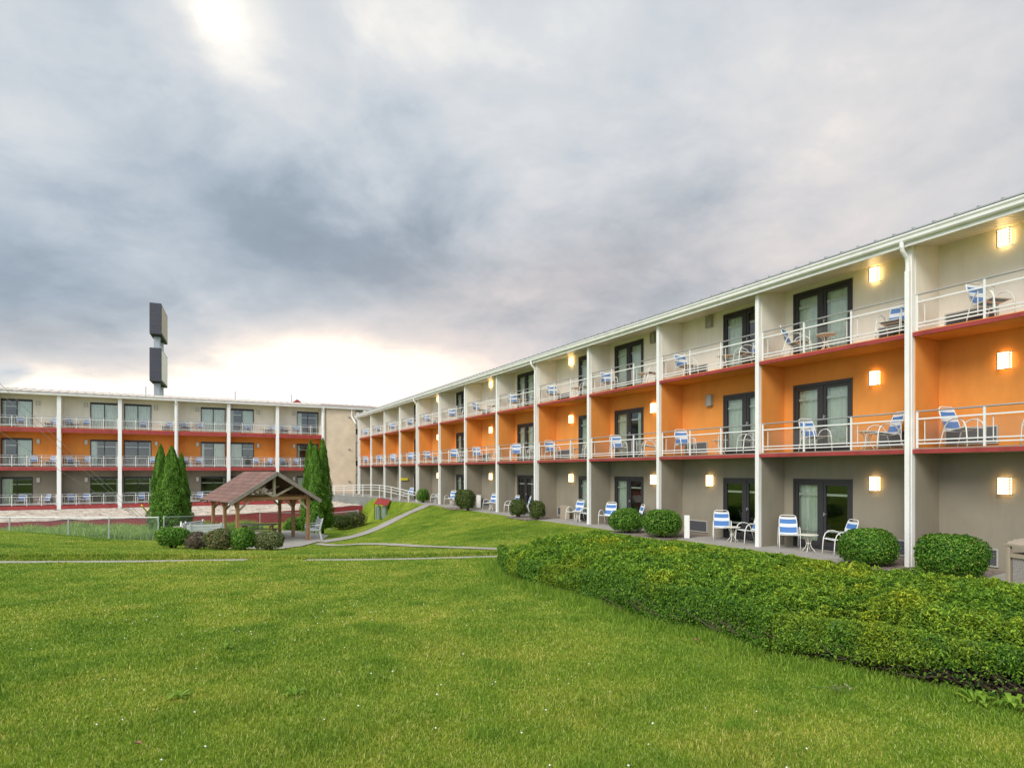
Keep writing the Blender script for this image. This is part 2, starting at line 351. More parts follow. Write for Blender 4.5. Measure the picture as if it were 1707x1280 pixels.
    def build(s, name, mats, parent=None, loc=(0, 0, 0), rz=0, smooth=None):
        me = bpy.data.meshes.new(name); me.from_pydata(s.v, [], s.f); me.validate(); 
        if isinstance(mats, str): mats = [mats]
        for k in mats: me.materials.append(M[k])
        if len(mats) > 1: me.polygons.foreach_set('material_index', s.mi[:len(me.polygons)])
        if smooth or s.smooth: me.polygons.foreach_set('use_smooth', [True]*len(me.polygons))
        me.update()
        return link(name, me, parent, loc, rz)
def link(name, me, parent=None, loc=(0, 0, 0), rz=0):
    o = bpy.data.objects.new(name, me); COL.objects.link(o); o.location = loc; o.rotation_euler = (0, 0, rz)
    if parent: o.parent = parent
    return o
def empty(name, loc=(0, 0, 0), rz=0):
    o = bpy.data.objects.new(name, None); COL.objects.link(o); o.location = loc; o.rotation_euler = (0, 0, rz); o.empty_display_size = .1; return o
def tag(o, label=None, cat=None, group=None, kind=None):
    if label: o['label'] = label
    if cat: o['category'] = cat
    if group: o['group'] = group
    if kind: o['kind'] = kind
    return o
def copy_tree(o, parent=None):
    c = o.copy(); COL.objects.link(c); c.parent = parent
    for ch in list(o.children): copy_tree(ch, c)
    return c
def np_mesh(name, V_, faces, nper, mname, var=None, parent=None, loc=(0, 0, 0)):
    """fast mesh: V_ (n,3), faces flat index array of polygons with nper corners each"""
    me = bpy.data.meshes.new(name); nf = len(faces)//nper
    me.vertices.add(len(V_)); me.vertices.foreach_set('co', np.asarray(V_, np.float32).ravel())
    me.loops.add(len(faces)); me.loops.foreach_set('vertex_index', np.asarray(faces, np.int32))
    me.polygons.add(nf); me.polygons.foreach_set('loop_start', np.arange(0, nf*nper, nper, dtype=np.int32))
    me.update(calc_edges=True)
    if var is not None:
        ca = me.color_attributes.new('var', 'FLOAT_COLOR', 'POINT')
        c = np.zeros((len(V_), 4), np.float32); c[:, 0] = var; c[:, 3] = 1; ca.data.foreach_set('color', c.ravel())
    me.materials.append(M[mname]); return link(name, me, parent, loc)
def leaves(name, P_, N_, size, mname, parent=None, loc=(0, 0, 0), aspect=.5, upb=.3, tilt=.8, var=None, fold=True):
    """a pointed leaf at every point P_, facing roughly along N_"""
    n = len(P_); P_ = np.asarray(P_); N_ = np.asarray(N_) + rng.normal(0, tilt*.5, (n, 3))
    N_ /= np.linalg.norm(N_, axis=1)[:, None]+1e-9
    A = rng.normal(0, 1, (n, 3)); A[:, 2] += upb*3; A -= (A*N_).sum(1)[:, None]*N_; A /= np.linalg.norm(A, axis=1)[:, None]+1e-9
    B = np.cross(N_, A); sz = (size*rng.uniform(.6, 1.3, n))[:, None]
    V_ = np.stack([P_-A*sz*.5, P_+B*sz*aspect*.5+N_*sz*.08, P_+A*sz*.6-N_*sz*.1, P_-B*sz*aspect*.5+N_*sz*.08], 1).reshape(-1, 3)
    v_ = rng.uniform(0, 1, n) if var is None else var
    return np_mesh(name, V_, np.arange(4*n), 4, mname, np.repeat(v_, 4), parent, loc)

# ---------------------------------------------------------------- frames
TH = R(28.1); ct, st = math.cos(TH), math.sin(TH)
def WR(t_, s_, z=0): return Vector((t_*ct - s_*st, t_*st + s_*ct, z))       # t into the right wing, s along it
def toTS(X, Y): return X*ct + Y*st, -X*st + Y*ct
def px_at(px, py, Y): return ((px-CX)/F*Y, Y, EYE-(py-HZ)/F*Y)

# ---------------------------------------------------------------- terrain
ctl = [(0, 0, .30), (-6, 2, .30), (6, 2, .28), (0, 6, .25), (4, 5.5, .25), (8, 6, .2), (-8, 8, .16), (-4, 12, .1), (0, 12, .10), (-14, 10, .1), (0, -10, .3), (-15, -8, .3), (15, -8, .2),
       (-.2, 15.4, .03), (-5, 15, 0), (-12.4, 14.7, 0), (-20, 14.5, 0.02), (-30, 14, .05), (-18.5, 22, 0), (-25, 22, .1), (-32, 24, 0), (-13, 20, -.27), (-8, 19, -.27),
       (-22, 27, -.55), (-18, 28, -1.0), (-26, 32, -1.5), (-19, 33, -1.55), (-12, 27.5, -1.33), (-12, 34, -1.4), (-9, 31, -1.36), (-15, 31, -1.4),
       (-6.4, 36.5, -.42), (-7.4, 34, -.95), (-3.5, 22.6, -.62), (-7.9, 28.3, -1.26), (-10, 37, -1.5), (-8.6, 42, -.9), (-9.9, 42, -1.8), (-15, 42, -1.9), (-25, 40, -1.9), (-12, 46, -2.0),
       (-20, 46, -2), (-32, 36, -2), (-40, 34, -2), (-1.2, 26, -.30), (-3.2, 29, -.42), (-5, 33, -.45), (-2, 19, -.28)]
for s_ in range(0, 38, 4): p = WR(13.7, s_); ctl.append((p.x, p.y, -.02))
ctl += [(-5.4, 39, -.02), (12, 4, .05), (14, 8, 0)]
C_ = np.array(ctl, float)
def _U(r2): return np.where(r2 > 1e-12, r2*np.log(r2+1e-12)*.5, 0)
def _fit():
    n = len(C_); A = np.zeros((n+3, n+3)); d2 = ((C_[:, None, :2]-C_[None, :, :2])**2).sum(2)
    A[:n, :n] = _U(d2) + np.eye(n)*.5; A[:n, n] = 1; A[:n, n+1:] = C_[:, :2]; A[n:, :n] = A[:n, n:].T
    return np.linalg.solve(A, np.r_[C_[:, 2], 0, 0, 0])
W_ = _fit()
def sstep(x, a, b): u = np.clip((x-a)/(b-a), 0, 1); return u*u*(3-2*u)
def segdist(X, Y, pts):
    D = np.full(np.shape(X), 1e9); S = np.zeros(np.shape(X))
    for (ax, ay), (bx, by) in zip(pts[:-1], pts[1:]):
        L2 = (bx-ax)**2+(by-ay)**2; u = np.clip(((X-ax)*(bx-ax)+(Y-ay)*(by-ay))/L2, 0, 1)
        d = np.hypot(X-ax-u*(bx-ax), Y-ay-u*(by-ay)); side = (bx-ax)*(Y-ay)-(by-ay)*(X-ax)
        S = np.where(d < D, side, S); D = np.minimum(D, d)
    return D, S
SW_L = [(-22, 14.72), (-12.4, 14.70), (-9, 14.80), (-6.6, 15.15)]
SW_R = [(-5.1, 15.0), (-2.2, 15.2), (.2, 15.6), (1.4, 16.2)]
PAV = (-12.4, 30.9)
def H(X, Y):
    X = np.asarray(X, float); Y = np.asarray(Y, float)
    Xc = np.clip(X, -42, 16); Yc = np.clip(Y, -12, 48)
    z = W_[-3] + W_[-2]*Xc + W_[-1]*Yc
    for (cx, cy, _), w_ in zip(C_, W_): z = z + w_*_U((Xc-cx)**2+(Yc-cy)**2)
    z = np.clip(z, -2.1, .45)
    T, S = toTS(X, Y)
    k = np.exp(-(((X-PAV[0])/5.0)**2+((Y-PAV[1])/4.2)**2)**2); z = z*(1-k) + -1.36*k      # level pad under the pavilion
    far = sstep(S, 46.5, 49)*(1-sstep(T, 12.6, 13.6)); z = z*(1-far) + -2.0*far
    k = sstep(S, 52.65, 53.8); z = z*(1-k)+(-1.6)*k
    k = sstep(T, 13.0, 13.75)*(1-sstep(S, 52, 54)); z = z*(1-k) + -.03*k
    D, Sd = segdist(X, Y, SW_L); z = z - .03*(D < .36) + .10*np.where(Sd > 0, (1-sstep(D, .9, 3.0))*sstep(D, .28, .40), 0)*(1-sstep(X, -9.0, -6.8))
    D, Sd = segdist(X, Y, SW_R); z = z - .025*(D < .36) + .05*np.where(Sd > 0, (1-sstep(D, .9, 2.0))*sstep(D, .28, .40), 0)*sstep(X, -5.0, -3.0)
    return z
def ground(px, py):
    rx, rz = (px-CX)/F, -(py-HZ)/F; Y = np.linspace(2, 60, 3000)
    g = EYE+rz*Y - H(rx*Y, Y); i = int(np.argmax(g < 0)) if (g < 0).any() else len(Y)-1
    return rx*Y[i], Y[i]

xs = np.unique(np.r_[np.linspace(-600, -46, 14), np.arange(-45, 18, .3), np.linspace(18, 600, 14)])
ys = np.unique(np.r_[np.linspace(-60, -13, 6), np.arange(-12, 13.5, .5), np.arange(13.5, 17.2, .07), np.arange(17.2, 58, .35), np.linspace(58, 900, 14)])
GX, GY = np.meshgrid(xs, ys, indexing='ij'); GZ = H(GX, GY)
nx, ny = GX.shape; idx = np.arange(nx*ny).reshape(nx, ny)
q = np.stack([idx[:-1, :-1], idx[1:, :-1], idx[1:, 1:], idx[:-1, 1:]], -1).reshape(-1)
lawn = np_mesh('ground', np.stack([GX, GY, GZ], -1).reshape(-1, 3), q, 4, 'turf')
lawn.data.polygons.foreach_set('use_smooth', [True]*len(lawn.data.polygons)); tag(lawn, kind='structure')

# ---------------------------------------------------------------- wings
LAMPS = []
def lamp_mesh(lit):
    f = MB()
    for sx in (-1, 1): f.cbox(-.118, -.100, sx*.118-.011, sx*.118+.011, -.19, .19, .003); f.box(-.101, -.004, sx*.126-.003, sx*.126+.003, .177, .189); f.box(-.101, -.004, sx*.126-.003, sx*.126+.003, -.189, -.177)
    for z in (-.183, .183): f.box(-.116, -.102, -.106, .106, z-.007, z+.007)
    f.box(-.012, 0, -.11, .11, -.175, .175)
    p = MB(); p.box(-.10, -.013, -.112, .112, -.175, .175)
    for z in (-.125, -.065, 0, .065, .125): f.box(-.108, -.1015, -.106, .106, z-.0075, z+.0075)
    return f, p
def make_proto(hh, dw, ground=False):
    pass
def build_wing(P):
    """local frame: x = depth into the building, y = along the facade (to the left as seen from the lawn)"""
    x0, xb, bw = P['x0'], P['xb'], P['bw']; root = P['root']; fl = P['floors']; pw = P['pw']
    k0, k1 = P['k0'], P['k1']; o0 = P['y0']; ox, oy = P['ox'], P['oy']
    def Lc(x, y, z=0): return (x-ox, y-oy, z)
    def part(mb, name, mats, loc=(0, 0, 0), parent=root, label=None, smooth=None):
        o = mb.build(name, mats, parent, loc, smooth=smooth)
        if label: o['label'] = label
        return o
    dh, dwid = P['dh'], P['dw']
    protos = {}
    def door(kind, opening):          # local origin: centre of the door sill on the wall face, x into the building
        g = (kind, opening)
        if g not in protos:
            hw = dwid/2; fr = MB(); fw = .06; top = P['dtop']
            fr.box(-.03, .09, -hw, -hw+fw, 0, dh); fr.box(-.03, .09, hw-fw, hw, 0, dh); fr.box(-.034, .09, -hw+fw, hw-fw, dh-top, dh)
            fr.box(-.034, .09, -hw+fw, hw-fw, 0, .07)
            if P['french']:
                fr.box(-.026, .086, -.05, .05, .07, dh-top)
                for s_ in (-1, 1):
                    a, b_ = sorted((s_*.055, s_*(hw-fw-.005)))
                    fr.box(-.012, .05, a, a+.075, .075, dh-top-.005); fr.box(-.012, .05, b_-.075, b_, .075, dh-top-.005)
                    fr.box(-.010, .048, a+.075, b_-.075, dh-top-.09, dh-top-.005); fr.box(-.010, .048, a+.075, b_-.075, .075, .22)
            else:
                fr.box(-.02, .08, -.03, .03, .07, dh-top)
            gl = MB(); gl.add([(.02, -hw+fw, .07), (.02, hw-fw, .07), (.02, hw-fw, dh-top), (.02, -hw+fw, dh-top)], [(0, 3, 2, 1)])
            o = fr.build('patio_door', 'dark_frame', None); gg = gl.build('glass', 'glass', o)
            # pale bars added behind the panes in place of reflected strips
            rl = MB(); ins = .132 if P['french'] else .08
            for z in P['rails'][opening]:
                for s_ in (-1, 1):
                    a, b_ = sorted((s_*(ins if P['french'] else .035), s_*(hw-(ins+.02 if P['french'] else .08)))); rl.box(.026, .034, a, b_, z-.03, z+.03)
            if rl.v: rl.build('reflection_bar', 'lamp_white', o)
            cu = MB(); cu.smooth = True
            for (a, b_) in P['curt'][kind]:
                a, b_ = a*(hw-.03), b_*(hw-.03); n = max(8, int(abs(b_-a)/.022)); ph = rng.uniform(0, 6, 3)
                pts = []
                for i in range(n+1):
                    y = a+(b_-a)*i/n
                    for z in (.04, dh*.5, dh-.03): pts.append((.135+.032*math.sin(y*46+ph[0]+z*.3)+.015*math.sin(y*19+ph[1]), y, z))
                cu.sheet(pts, n+1, 3)
            if cu.v: cu.build('curtain', P['curtmat'], o)
            if P['french']:
                h_ = MB(); h_.box(-.07, -.012, -.10, -.085, .93, 1.03); h_.tube([(-.06, -.09, .99), (-.06, -.17, .99)], .011, 6); h_.build('handle', 'rail_grey', o)
            protos[g] = o; return o
        return copy_tree(protos[g])
    wall_m = [f[2] for f in fl]
    names = ['lower', 'middle', 'upper']
    lampp = {}
    acp = None; railp = {}
    for fi, (zf, zc, wm, wlab) in enumerate(fl):
        W = MB()
        for k in range(k0, k1):
            ya = o0+k*bw; typ = P['typ'](k); d0, d1 = P['door'][typ]; dc = ya+(d0+d1)/2
            hw = dwid/2; top = zc+(.5 if fi == 2 else .0)
            e0, e1 = ya, ya+bw
            W.box(xb, xb+.2, e0, dc-hw, zf-.02, top); W.box(xb, xb+.2, dc+hw, e1, zf-.02, top); W.box(xb, xb+.2, dc-hw, dc+hw, zf+dh, top)
        part(W, 'back_wall', wm, label=wlab)
    I = MB()
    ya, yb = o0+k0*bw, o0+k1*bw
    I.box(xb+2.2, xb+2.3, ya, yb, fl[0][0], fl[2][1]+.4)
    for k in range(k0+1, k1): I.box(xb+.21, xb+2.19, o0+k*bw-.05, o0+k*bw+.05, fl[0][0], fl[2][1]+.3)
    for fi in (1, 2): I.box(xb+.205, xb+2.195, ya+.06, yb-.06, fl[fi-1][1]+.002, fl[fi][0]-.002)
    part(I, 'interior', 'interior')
    # end walls and the solid block behind
    B = MB(); B.box(xb+2.31, xb+P['deep'], ya-.02, yb+.02, P['base'], fl[2][1]+.3)
    B.box(x0+.22, xb+2.3, yb+.16, yb+.30, P['base'], fl[2][1]+.05); B.box(x0+.22, xb+2.3, ya-.30, ya-.16, P['base'], fl[2][1]+.05)
    part(B, 'end_wall', P['endmat'])
    for k in range(k0, k1+1):
        y = o0+k*bw
        p = MB(); p.cbox(x0, x0+P['pd'], y-pw/2, y+pw/2, P['postbase'], fl[2][1]+.02, .008)
        part(p, 'post', 'white_paint')
        for fi, (zf, zc, wm, _) in enumerate(fl):
            pm = P['pmat'][fi]
            q_ = MB(); dz_ = .012 if fi == 2 else -.001
            ztop = zc
            # partition, top follows the soffit on the top floor
            h2 = P['soff'](xb) if fi == 2 else zc-.001
            h1 = P['soff'](x0+P['pd']+.003) if fi == 2 else zc-.001
            a, b_ = x0+P['pd']+.003, xb-.002; pt = P['pt']/2
            q_.add([(a, y-pt, zf), (b_, y-pt, zf), (b_, y+pt, zf), (a, y+pt, zf), (a, y-pt, h1-.002), (b_, y-pt, h2-.002), (b_, y+pt, h2-.002), (a, y+pt, h1-.002)],
                   [(0, 3, 2, 1), (4, 5, 6, 7), (0, 1, 5, 4), (1, 2, 6, 5), (2, 3, 7, 6), (3, 0, 4, 7)])
            part(q_, 'partition_wall', pm, label=P['plab'][fi])
    # balconies
    for k in range(k0, k1):
        ya = o0+k*bw; typ = P['typ'](k); d0, d1 = P['door'][typ]; m_ = P['pt']/2 + .004
        for fi in P['slabs']:
            zf = fl[fi][0]; zc = fl[fi-1][1] if fi else zf-.30
            s_ = MB(); s_.box(x0+.09, xb-.003, ya+m_, ya+bw-m_, zc, zf)
            e_ = MB(); e_.cbox(x0+.02, x0+.087, ya+pw/2+.003, ya+bw-pw/2-.003, zc-.003, zf-.028, .006)
            sl_ = part(s_, 'balcony', P['under'][fi], label=P['blab'][fi])
            e_.build('edge_beam', 'red_trim', sl_)
            key = fi
            if 'r' not in railp:
                r_ = MB(); xr = x0+.13; L0, L1 = pw/2+.06, bw-pw/2-.05; hr = P['rail_h']
                r_.tube([(xr, L0-.07, hr), (xr, L1+.03, hr)], .020, 8)
                r2 = MB(); n_ = P['nrail']
                for z, rad in ((hr-.17, .017), (.10, .014), (.18, .014)): r2.box(xr-rad, xr+rad, L0, L1, z-rad, z+rad)
                for i in range(n_): 
                    yy = L0+(L1-L0)*i/(n_-1); r2.cbox(xr-.022, xr+.022, yy-.022, yy+.022, 0, hr-.012, .004)
                for i in range(n_-1):
                    w_ = (L1-L0)/(n_-1); yy = L0+w_*i
                    for o_ in (.14, w_-.14): r2.box(xr+.03, xr+.045, yy+o_-.008, yy+o_+.008, .12, hr-.19)
                sc = MB()
                sc.add([(xr+.037, L0+.15, .13), (xr+.037, L1-.15, .13), (xr+.037, L1-.15, hr-.20), (xr+.037, L0+.15, hr-.20)], [(0, 3, 2, 1)])
                ro = r2.build('railing', 'rail_white', None); ho = r_.build('handrail', 'rail_grey', None); so_ = sc.build('wire_panel', 'wire_screen', None)
                railp['r'] = (ro, ho, so_); first = True
            else: first = False
            for pr in railp['r']:
                c = pr if first else pr.copy()
                if not first: COL.objects.link(c)
                c.parent = sl_; c.location = (0, ya, zf)
        for fi, (zf, zc, wm, _) in enumerate(fl):
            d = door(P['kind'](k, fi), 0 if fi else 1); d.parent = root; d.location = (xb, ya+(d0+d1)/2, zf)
            # lamp
            lit = P['lit'](k, fi)
            ly = ya+P['lamp'][typ]; lz = zf+P['lampz']
            key = 'lit' if lit else ('off' if lit is None else 'white')
            if key not in lampp:
                f_, p_ = lamp_mesh(lit); lo = f_.build('wall_lamp', 'lamp_frame', None); p_.build('lamp_panel', {'lit': 'lamp_lit', 'off': 'lamp_off', 'white': 'lamp_white'}[key], lo); lampp[key] = lo
            else: lo = copy_tree(lampp[key])
            lo.parent = root; lo.location = (xb-.002, ly, lz)
            if lit:
                lo['label'] = 'wall lamp switched on'
            # air conditioner
            a0, a1 = P['ac'][typ]
            if acp is None:
                w_ = a1-a0; h_ = .40; f_ = MB(); f_.box(-.035, -.003, -w_/2, -w_/2+.03, 0, h_); f_.box(-.035, -.003, w_/2-.03, w_/2, 0, h_)
                f_.box(-.036, -.003, -w_/2+.03, w_/2-.03, h_-.03, h_); f_.box(-.036, -.003, -w_/2+.03, w_/2-.03, 0, .03); g_ = MB(); g_.box(-.012, -.004, -w_/2+.03, w_/2-.03, .03, h_-.03)
                for i in range(9):
                    z = .045+i*.036; g_.add([(-.014, -w_/2+.03, z+.022), (-.033, -w_/2+.03, z), (-.033, w_/2-.03, z), (-.014, w_/2-.03, z+.022)], [(0, 1, 2, 3)])
                acp = f_.build('air_conditioner', 'lamp_off', None); g_.build('grille', 'grille_grey', acp); a = acp
            else: a = copy_tree(acp)
            a.parent = root; a.location = (xb, ya+(a0+a1)/2, zf+P['acz'])
    # roof, soffit, gutter
    ya, yb = o0+k0*bw-P['over0'], o0+k1*bw+P['over1']; zg = P['zg']; xe = x0-.28; sl_ = P['pitch']
    S = MB(); xa = xe+.13; za, zb = P['soff'](xa), P['soff'](xb+.1)
    S.add([(xa, ya+.03, za), (xb+.1, ya+.03, zb), (xb+.1, yb-.03, zb), (xa, yb-.03, za), (xa, ya+.03, za+.04), (xb+.1, ya+.03, zb+.04), (xb+.1, yb-.03, zb+.04), (xa, yb-.03, za+.04)],
          [(0, 3, 2, 1), (4, 5, 6, 7), (0, 1, 5, 4), (1, 2, 6, 5), (2, 3, 7, 6), (3, 0, 4, 7)])
    Fc = MB(); Fc.box(xe+.09, xe+.128, ya+.03, yb-.03, za-.03, zg+.20)
    Fc.box(xe+.13, xb+.2, yb-.028, yb-.002, za-.03, zb+.3); Fc.box(xe+.13, xb+.2, ya+.002, ya+.028, za-.03, zb+.3)
    rf = MB(); zr0 = zg+.215; xm = P['ridge']; zr1 = zr0+(xm-xe)*sl_
    for a, za_, b_, zb_ in ((xe-.04, zr0, xm, zr1), (2*xm-xe+.04, zr0, xm, zr1)):
        rf.add([(a, ya, za_), (b_, ya, zb_), (b_, yb, zb_), (a, yb, za_), (a, ya, za_-.03), (b_, ya, zb_-.03), (b_, yb, zb_-.03), (a, yb, za_-.03)],
               [(0, 1, 2, 3), (7, 6, 5, 4), (0, 3, 7, 4), (0, 4, 5, 1), (3, 2, 6, 7)])
    n = int((yb-ya)/P['rib'])
    for i in range(n+1):
        y = ya+.05+i*P['rib']
        rf.add([(xe-.045, y-.02, zr0+.001), (xe-.045, y+.02, zr0+.001), (xm, y+.02, zr1+.001), (xm, y-.02, zr1+.001), (xe-.045, y-.012, zr0+.035), (xe-.045, y+.012, zr0+.035), (xm, y+.012, zr1+.035), (xm, y-.012, zr1+.035)],
               [(4, 5, 6, 7), (0, 1, 5, 4), (1, 2, 6, 5), (3, 0, 4, 7)])
    ro = part(rf, 'roof', P['roofmat'])
    S.build('soffit', 'soffit', ro); Fc.build('fascia', 'white_paint', ro)
    G = MB(); prof = [(xe+.087, zg), (xe+.02, zg), (xe-.01, zg+.03), (xe-.015, zg+.09), (xe-.045, zg+.13), (xe-.045, zg+.165), (xe-.038, zg+.165), (xe-.038, zg+.155), (xe+.087, zg+.155)]
    G.prism(prof, ya-.02, yb+.02); G.build('gutter', 'white_paint', ro)
    for k in P['downs']:
        y = o0+k*bw; D = MB(); xx = x0-.05; r_ = .05
        D.tube([(xe+.03, y+.02, zg+.02), (xe+.03, y+.02, zg-.10), (xe+.06, y+.02, zg-.17), (xx-.03, y, zg-.32), (xx, y, zg-.42), (xx, y, zg-.8)], .048, 10)
        D.cbox(xx-.045, xx+.045, y-.05, y+.05, P['postbase'], zg-.6, .008)
        part(D, 'downspout', 'white_paint')
    return root

TW = 14.5
ox, oy = 15.6, 33.0
rr = empty('hotel_wing', (0, 0, 0), TH)          # frame origin first; children built in frame coordinates
def right_soff(x): return 7.27 + (x-14.35)*.15
right_kind = {(0, 1): 'open', (0, 2): 'open', (1, 1): 'open', (-1, 1): 'open', (3, 1): 'open'}
def kindR(k, fi):
    if fi == 0: return 'half' if (k % 3) != 1 else 'none'
    return 'full' if (k+fi) % 5 != 3 else 'gap'
def litR(k, fi):
    off = {(1, 2): None, (1, 1): None, (2, 2): None, (4, 2): None, (6, 2): None, (9, 2): None, (8, 1): None, (10, 0): None, (11, 2): None, (9, 1): None, (11, 1): None, (11, 0): None, (10, 1): None, (9, 0): None}
    return off.get((k, fi), True)
right = build_wing(dict(root=rr, x0=TW, xb=15.6, bw=4.2, pw=.125, pd=.13, pt=.15, k0=-2, k1=12, y0=7.955, ox=0, oy=0, deep=9, base=-2.2, postbase=-.04,
    floors=[(0.0, 2.58, 'taupe', 'taupe ground-floor wall'), (2.70, 5.23, 'orange', 'orange middle wall'), (5.35, 7.44, 'cream', 'cream top wall')],
    pmat=['taupe', 'orange', 'cream'], plab=['taupe ground-floor partition', 'orange middle partition', 'cream top partition'],
    under={1: 'taupe', 2: 'orange'}, blab={1: 'lower balcony with taupe underside', 2: 'upper balcony with orange underside'}, slabs=(1, 2),
    typ=lambda k: 'A' if k % 2 == 0 else 'B', door={'A': (2.03, 3.81), 'B': (.455, 2.235)}, lamp={'A': 1.41, 'B': 2.80}, ac={'A': (.28, 1.34), 'B': (2.93, 3.99)},
    lampz=1.86, acz=.08, dh=1.96, dw=1.78, dtop=.09, french=True, rails={0: (1.52,), 1: (1.52, .52)}, kind=kindR, curtmat='curtain',  # rails: heights of the bars imitating reflections in the panes
    curt={'full': [(-.98, -.10), (.10, .98)], 'gap': [(-.98, -.45), (.05, .98)], 'half': [(.10, .98)], 'none': [(-.98, -.75)]},
    lit=litR, nrail=4, rail_h=.83, soff=right_soff, zg=7.33, pitch=.15, ridge=20.2, over0=.3, over1=.45, rib=.42, roofmat='roof_metal', endmat='cream', downs=(0, 4, 8, 12)))
tag(rr, 'long three-storey hotel wing on the right with cream, orange and taupe balcony bays', 'hotel wing')
# the left wing: depth axis = along the right wing, y axis = to the left
TH2 = TH+math.pi/2
lr = empty('hotel_wing', (0, 0, 0), TH2)
def left_soff(x): return 8.33 + (x-60.9)*.04
def kindL(k, fi): return [['low', 'none', 'none', 'none', 'none', 'low', 'none', 'none'], ['wide', 'side', 'wide', 'none', 'edge', 'wide', 'none', 'none'], ['edge', 'wide', 'full', 'full', 'full', 'wide', 'full', 'full']][fi][k % 8]
left = build_wing(dict(root=lr, x0=61.1, xb=62.5, bw=4.19, pw=.28, pd=.30, pt=.2, k0=0, k1=8, y0=-11.7, ox=0, oy=0, deep=10, base=-2.2, postbase=-.95,
    floors=[(-.62, 2.23, 'taupe', 'taupe ground-floor wall'), (2.55, 5.34, 'orange', 'orange middle wall'), (5.71, 8.38, 'cream', 'cream top wall')],
    pmat=['taupe', 'orange', 'cream'], plab=['taupe ground-floor partition', 'orange middle partition', 'cream top partition'],
    under={0: 'red_trim', 1: 'taupe', 2: 'orange'}, blab={0: 'red ground-floor terrace edge', 1: 'lower balcony with taupe underside', 2: 'upper balcony with orange underside'}, slabs=(0, 1, 2),
    typ=lambda k: 'B' if k % 2 == 0 else 'A', door={'A': (1.97, 3.97), 'B': (.22, 2.22)}, lamp={'A': 1.58, 'B': 2.52}, ac={'A': (.25, 1.15), 'B': (3.0, 3.9)},
    lampz=2.06, acz=.06, dh=2.32, dw=2.05, dtop=.16, french=False, rails={0: (1.72,), 1: (1.72, .95)}, kind=kindL, curtmat='curtain_white',  # rails: heights of the imitated reflection strips in the door glass
    curt={'full': [(-.98, .98)], 'wide': [(-.98, .05), (.75, .98)], 'side': [(-.05, .98)], 'none': [(-.98, -.85)], 'edge': [(.55, .98), (-.98, -.8)], 'low': [(.3, .98)]},
    lit=lambda k, fi: False, nrail=5, rail_h=.90, soff=left_soff, zg=8.31, pitch=.138, ridge=67.5, over0=6.2, over1=.4, rib=.62, roofmat='roof_brown', endmat='block_wall', downs=(0, 3)))
tag(lr, 'far three-storey hotel wing on the left with orange middle floor and pale block end wall', 'hotel wing')
# block end wall and the narrow stair strip at its right
b = MB(); b.box(61.15, 70, -14.88, -11.7-.31, -2.2, 8.30); b.build('block_wall', 'block_wall', lr)
b = MB(); b.box(61.75, 70, -26, -14.9, -2.2, 8.2); b.build('stair_wall', 'cream', lr)
b = MB(); b.box(61.10, 62.45, -14.88+17, 22.2, -1.5, -1.0)
for zz_ in (5.9, 2.7, -.5):
    f = MB(); f.box(61.70, 61.745, -15.45, -15.02, zz_+.75, zz_+2.35); f.box(61.70, 61.745, -15.47, -15.0, zz_, zz_+.55)
    wo = f.build('window', 'dark_frame', lr); g = MB(); g.box(61.69, 61.698, -15.40, -15.07, zz_+.8, zz_+2.3); g.build('pane', 'curtain_white', wo)
    f = MB(); f.cbox(61.0, 61.14, -14.3, -14.12, zz_+1.4+.2, zz_+1.52+.2, .01); f.build('wall_fixture', 'lamp_frame', lr)
f = MB(); f.tube([(61.0, -14.45, 8.3), (61.0, -14.45, 7.6), (60.6, -14.75, 6.9)], .07, 8); f.build('downspout', 'white_paint', lr)
# pipes and a small red dormer on the far roof
f = MB()
for y in (-9.1, 3.3, -4.0): f.tube([(63.5, y, 8.6), (63.5, y, 9.75)], .05, 6)
f.build('vent_pipe', 'galv', lr)
f = MB(); f.add([(66.5, -11.0, 9.0), (66.5, -9.2, 9.0), (66.5, -10.1, 9.68), (70, -11.0, 9.0), (70, -9.2, 9.0), (70, -10.1, 9.68)], [(0, 1, 2), (5, 4, 3), (0, 2, 5, 3), (2, 1, 4, 5), (1, 0, 3, 4)])
f.build('dormer', 'red_trim', lr)
f = MB(); f.box(61.16, 62.45, -11.5, 21.9, -2.2, -.93); f.build('foundation', 'white_paint', lr)

# ---------------------------------------------------------------- ground works
def sheetpoly(name, poly, z, m, th=.0, kind='structure'):
    b = MB(); n = len(poly)
    if th: b.add([(x, y, z) for x, y in poly]+[(x, y, z-th) for x, y in poly], [tuple(range(n)), tuple(range(2*n-1, n-1, -1))]+[(i, i+n, (i+1) % n+n, (i+1) % n) for i in range(n)])
    else: b.add([(x, y, z) for x, y in poly], [tuple(range(n))])
    return tag(b.build(name, m), kind=kind)
def ts(poly): return [tuple(WR(a, b)[:2]) for a, b in poly]
# patio slab inside the bays and gravel strip in front of the posts
sheetpoly('patio', ts([(13.95, 46), (15.598, 46), (15.598, -1), (13.95, -1)]), -.004, 'concrete', .15)
for n_ in range(-2, 8, 2):
    s0 = 7.91+4.2*n_
    wd = 1.25 if n_ < 4 else .9
    pl = [(13.35+rng.uniform(-.05, .05), s0+wd), (15.59, s0+wd*.75), (15.59, s0-wd*1.1), (13.35, s0-wd*1.25)]
    sheetpoly('gravel_bed', ts(pl), .006, 'gravel', .03)
sheetpoly('gravel_bed', ts([(12.2, 9.0), (13.94, 9.2), (13.94, 2), (12.2, 2)]), .0, 'gravel', .05)
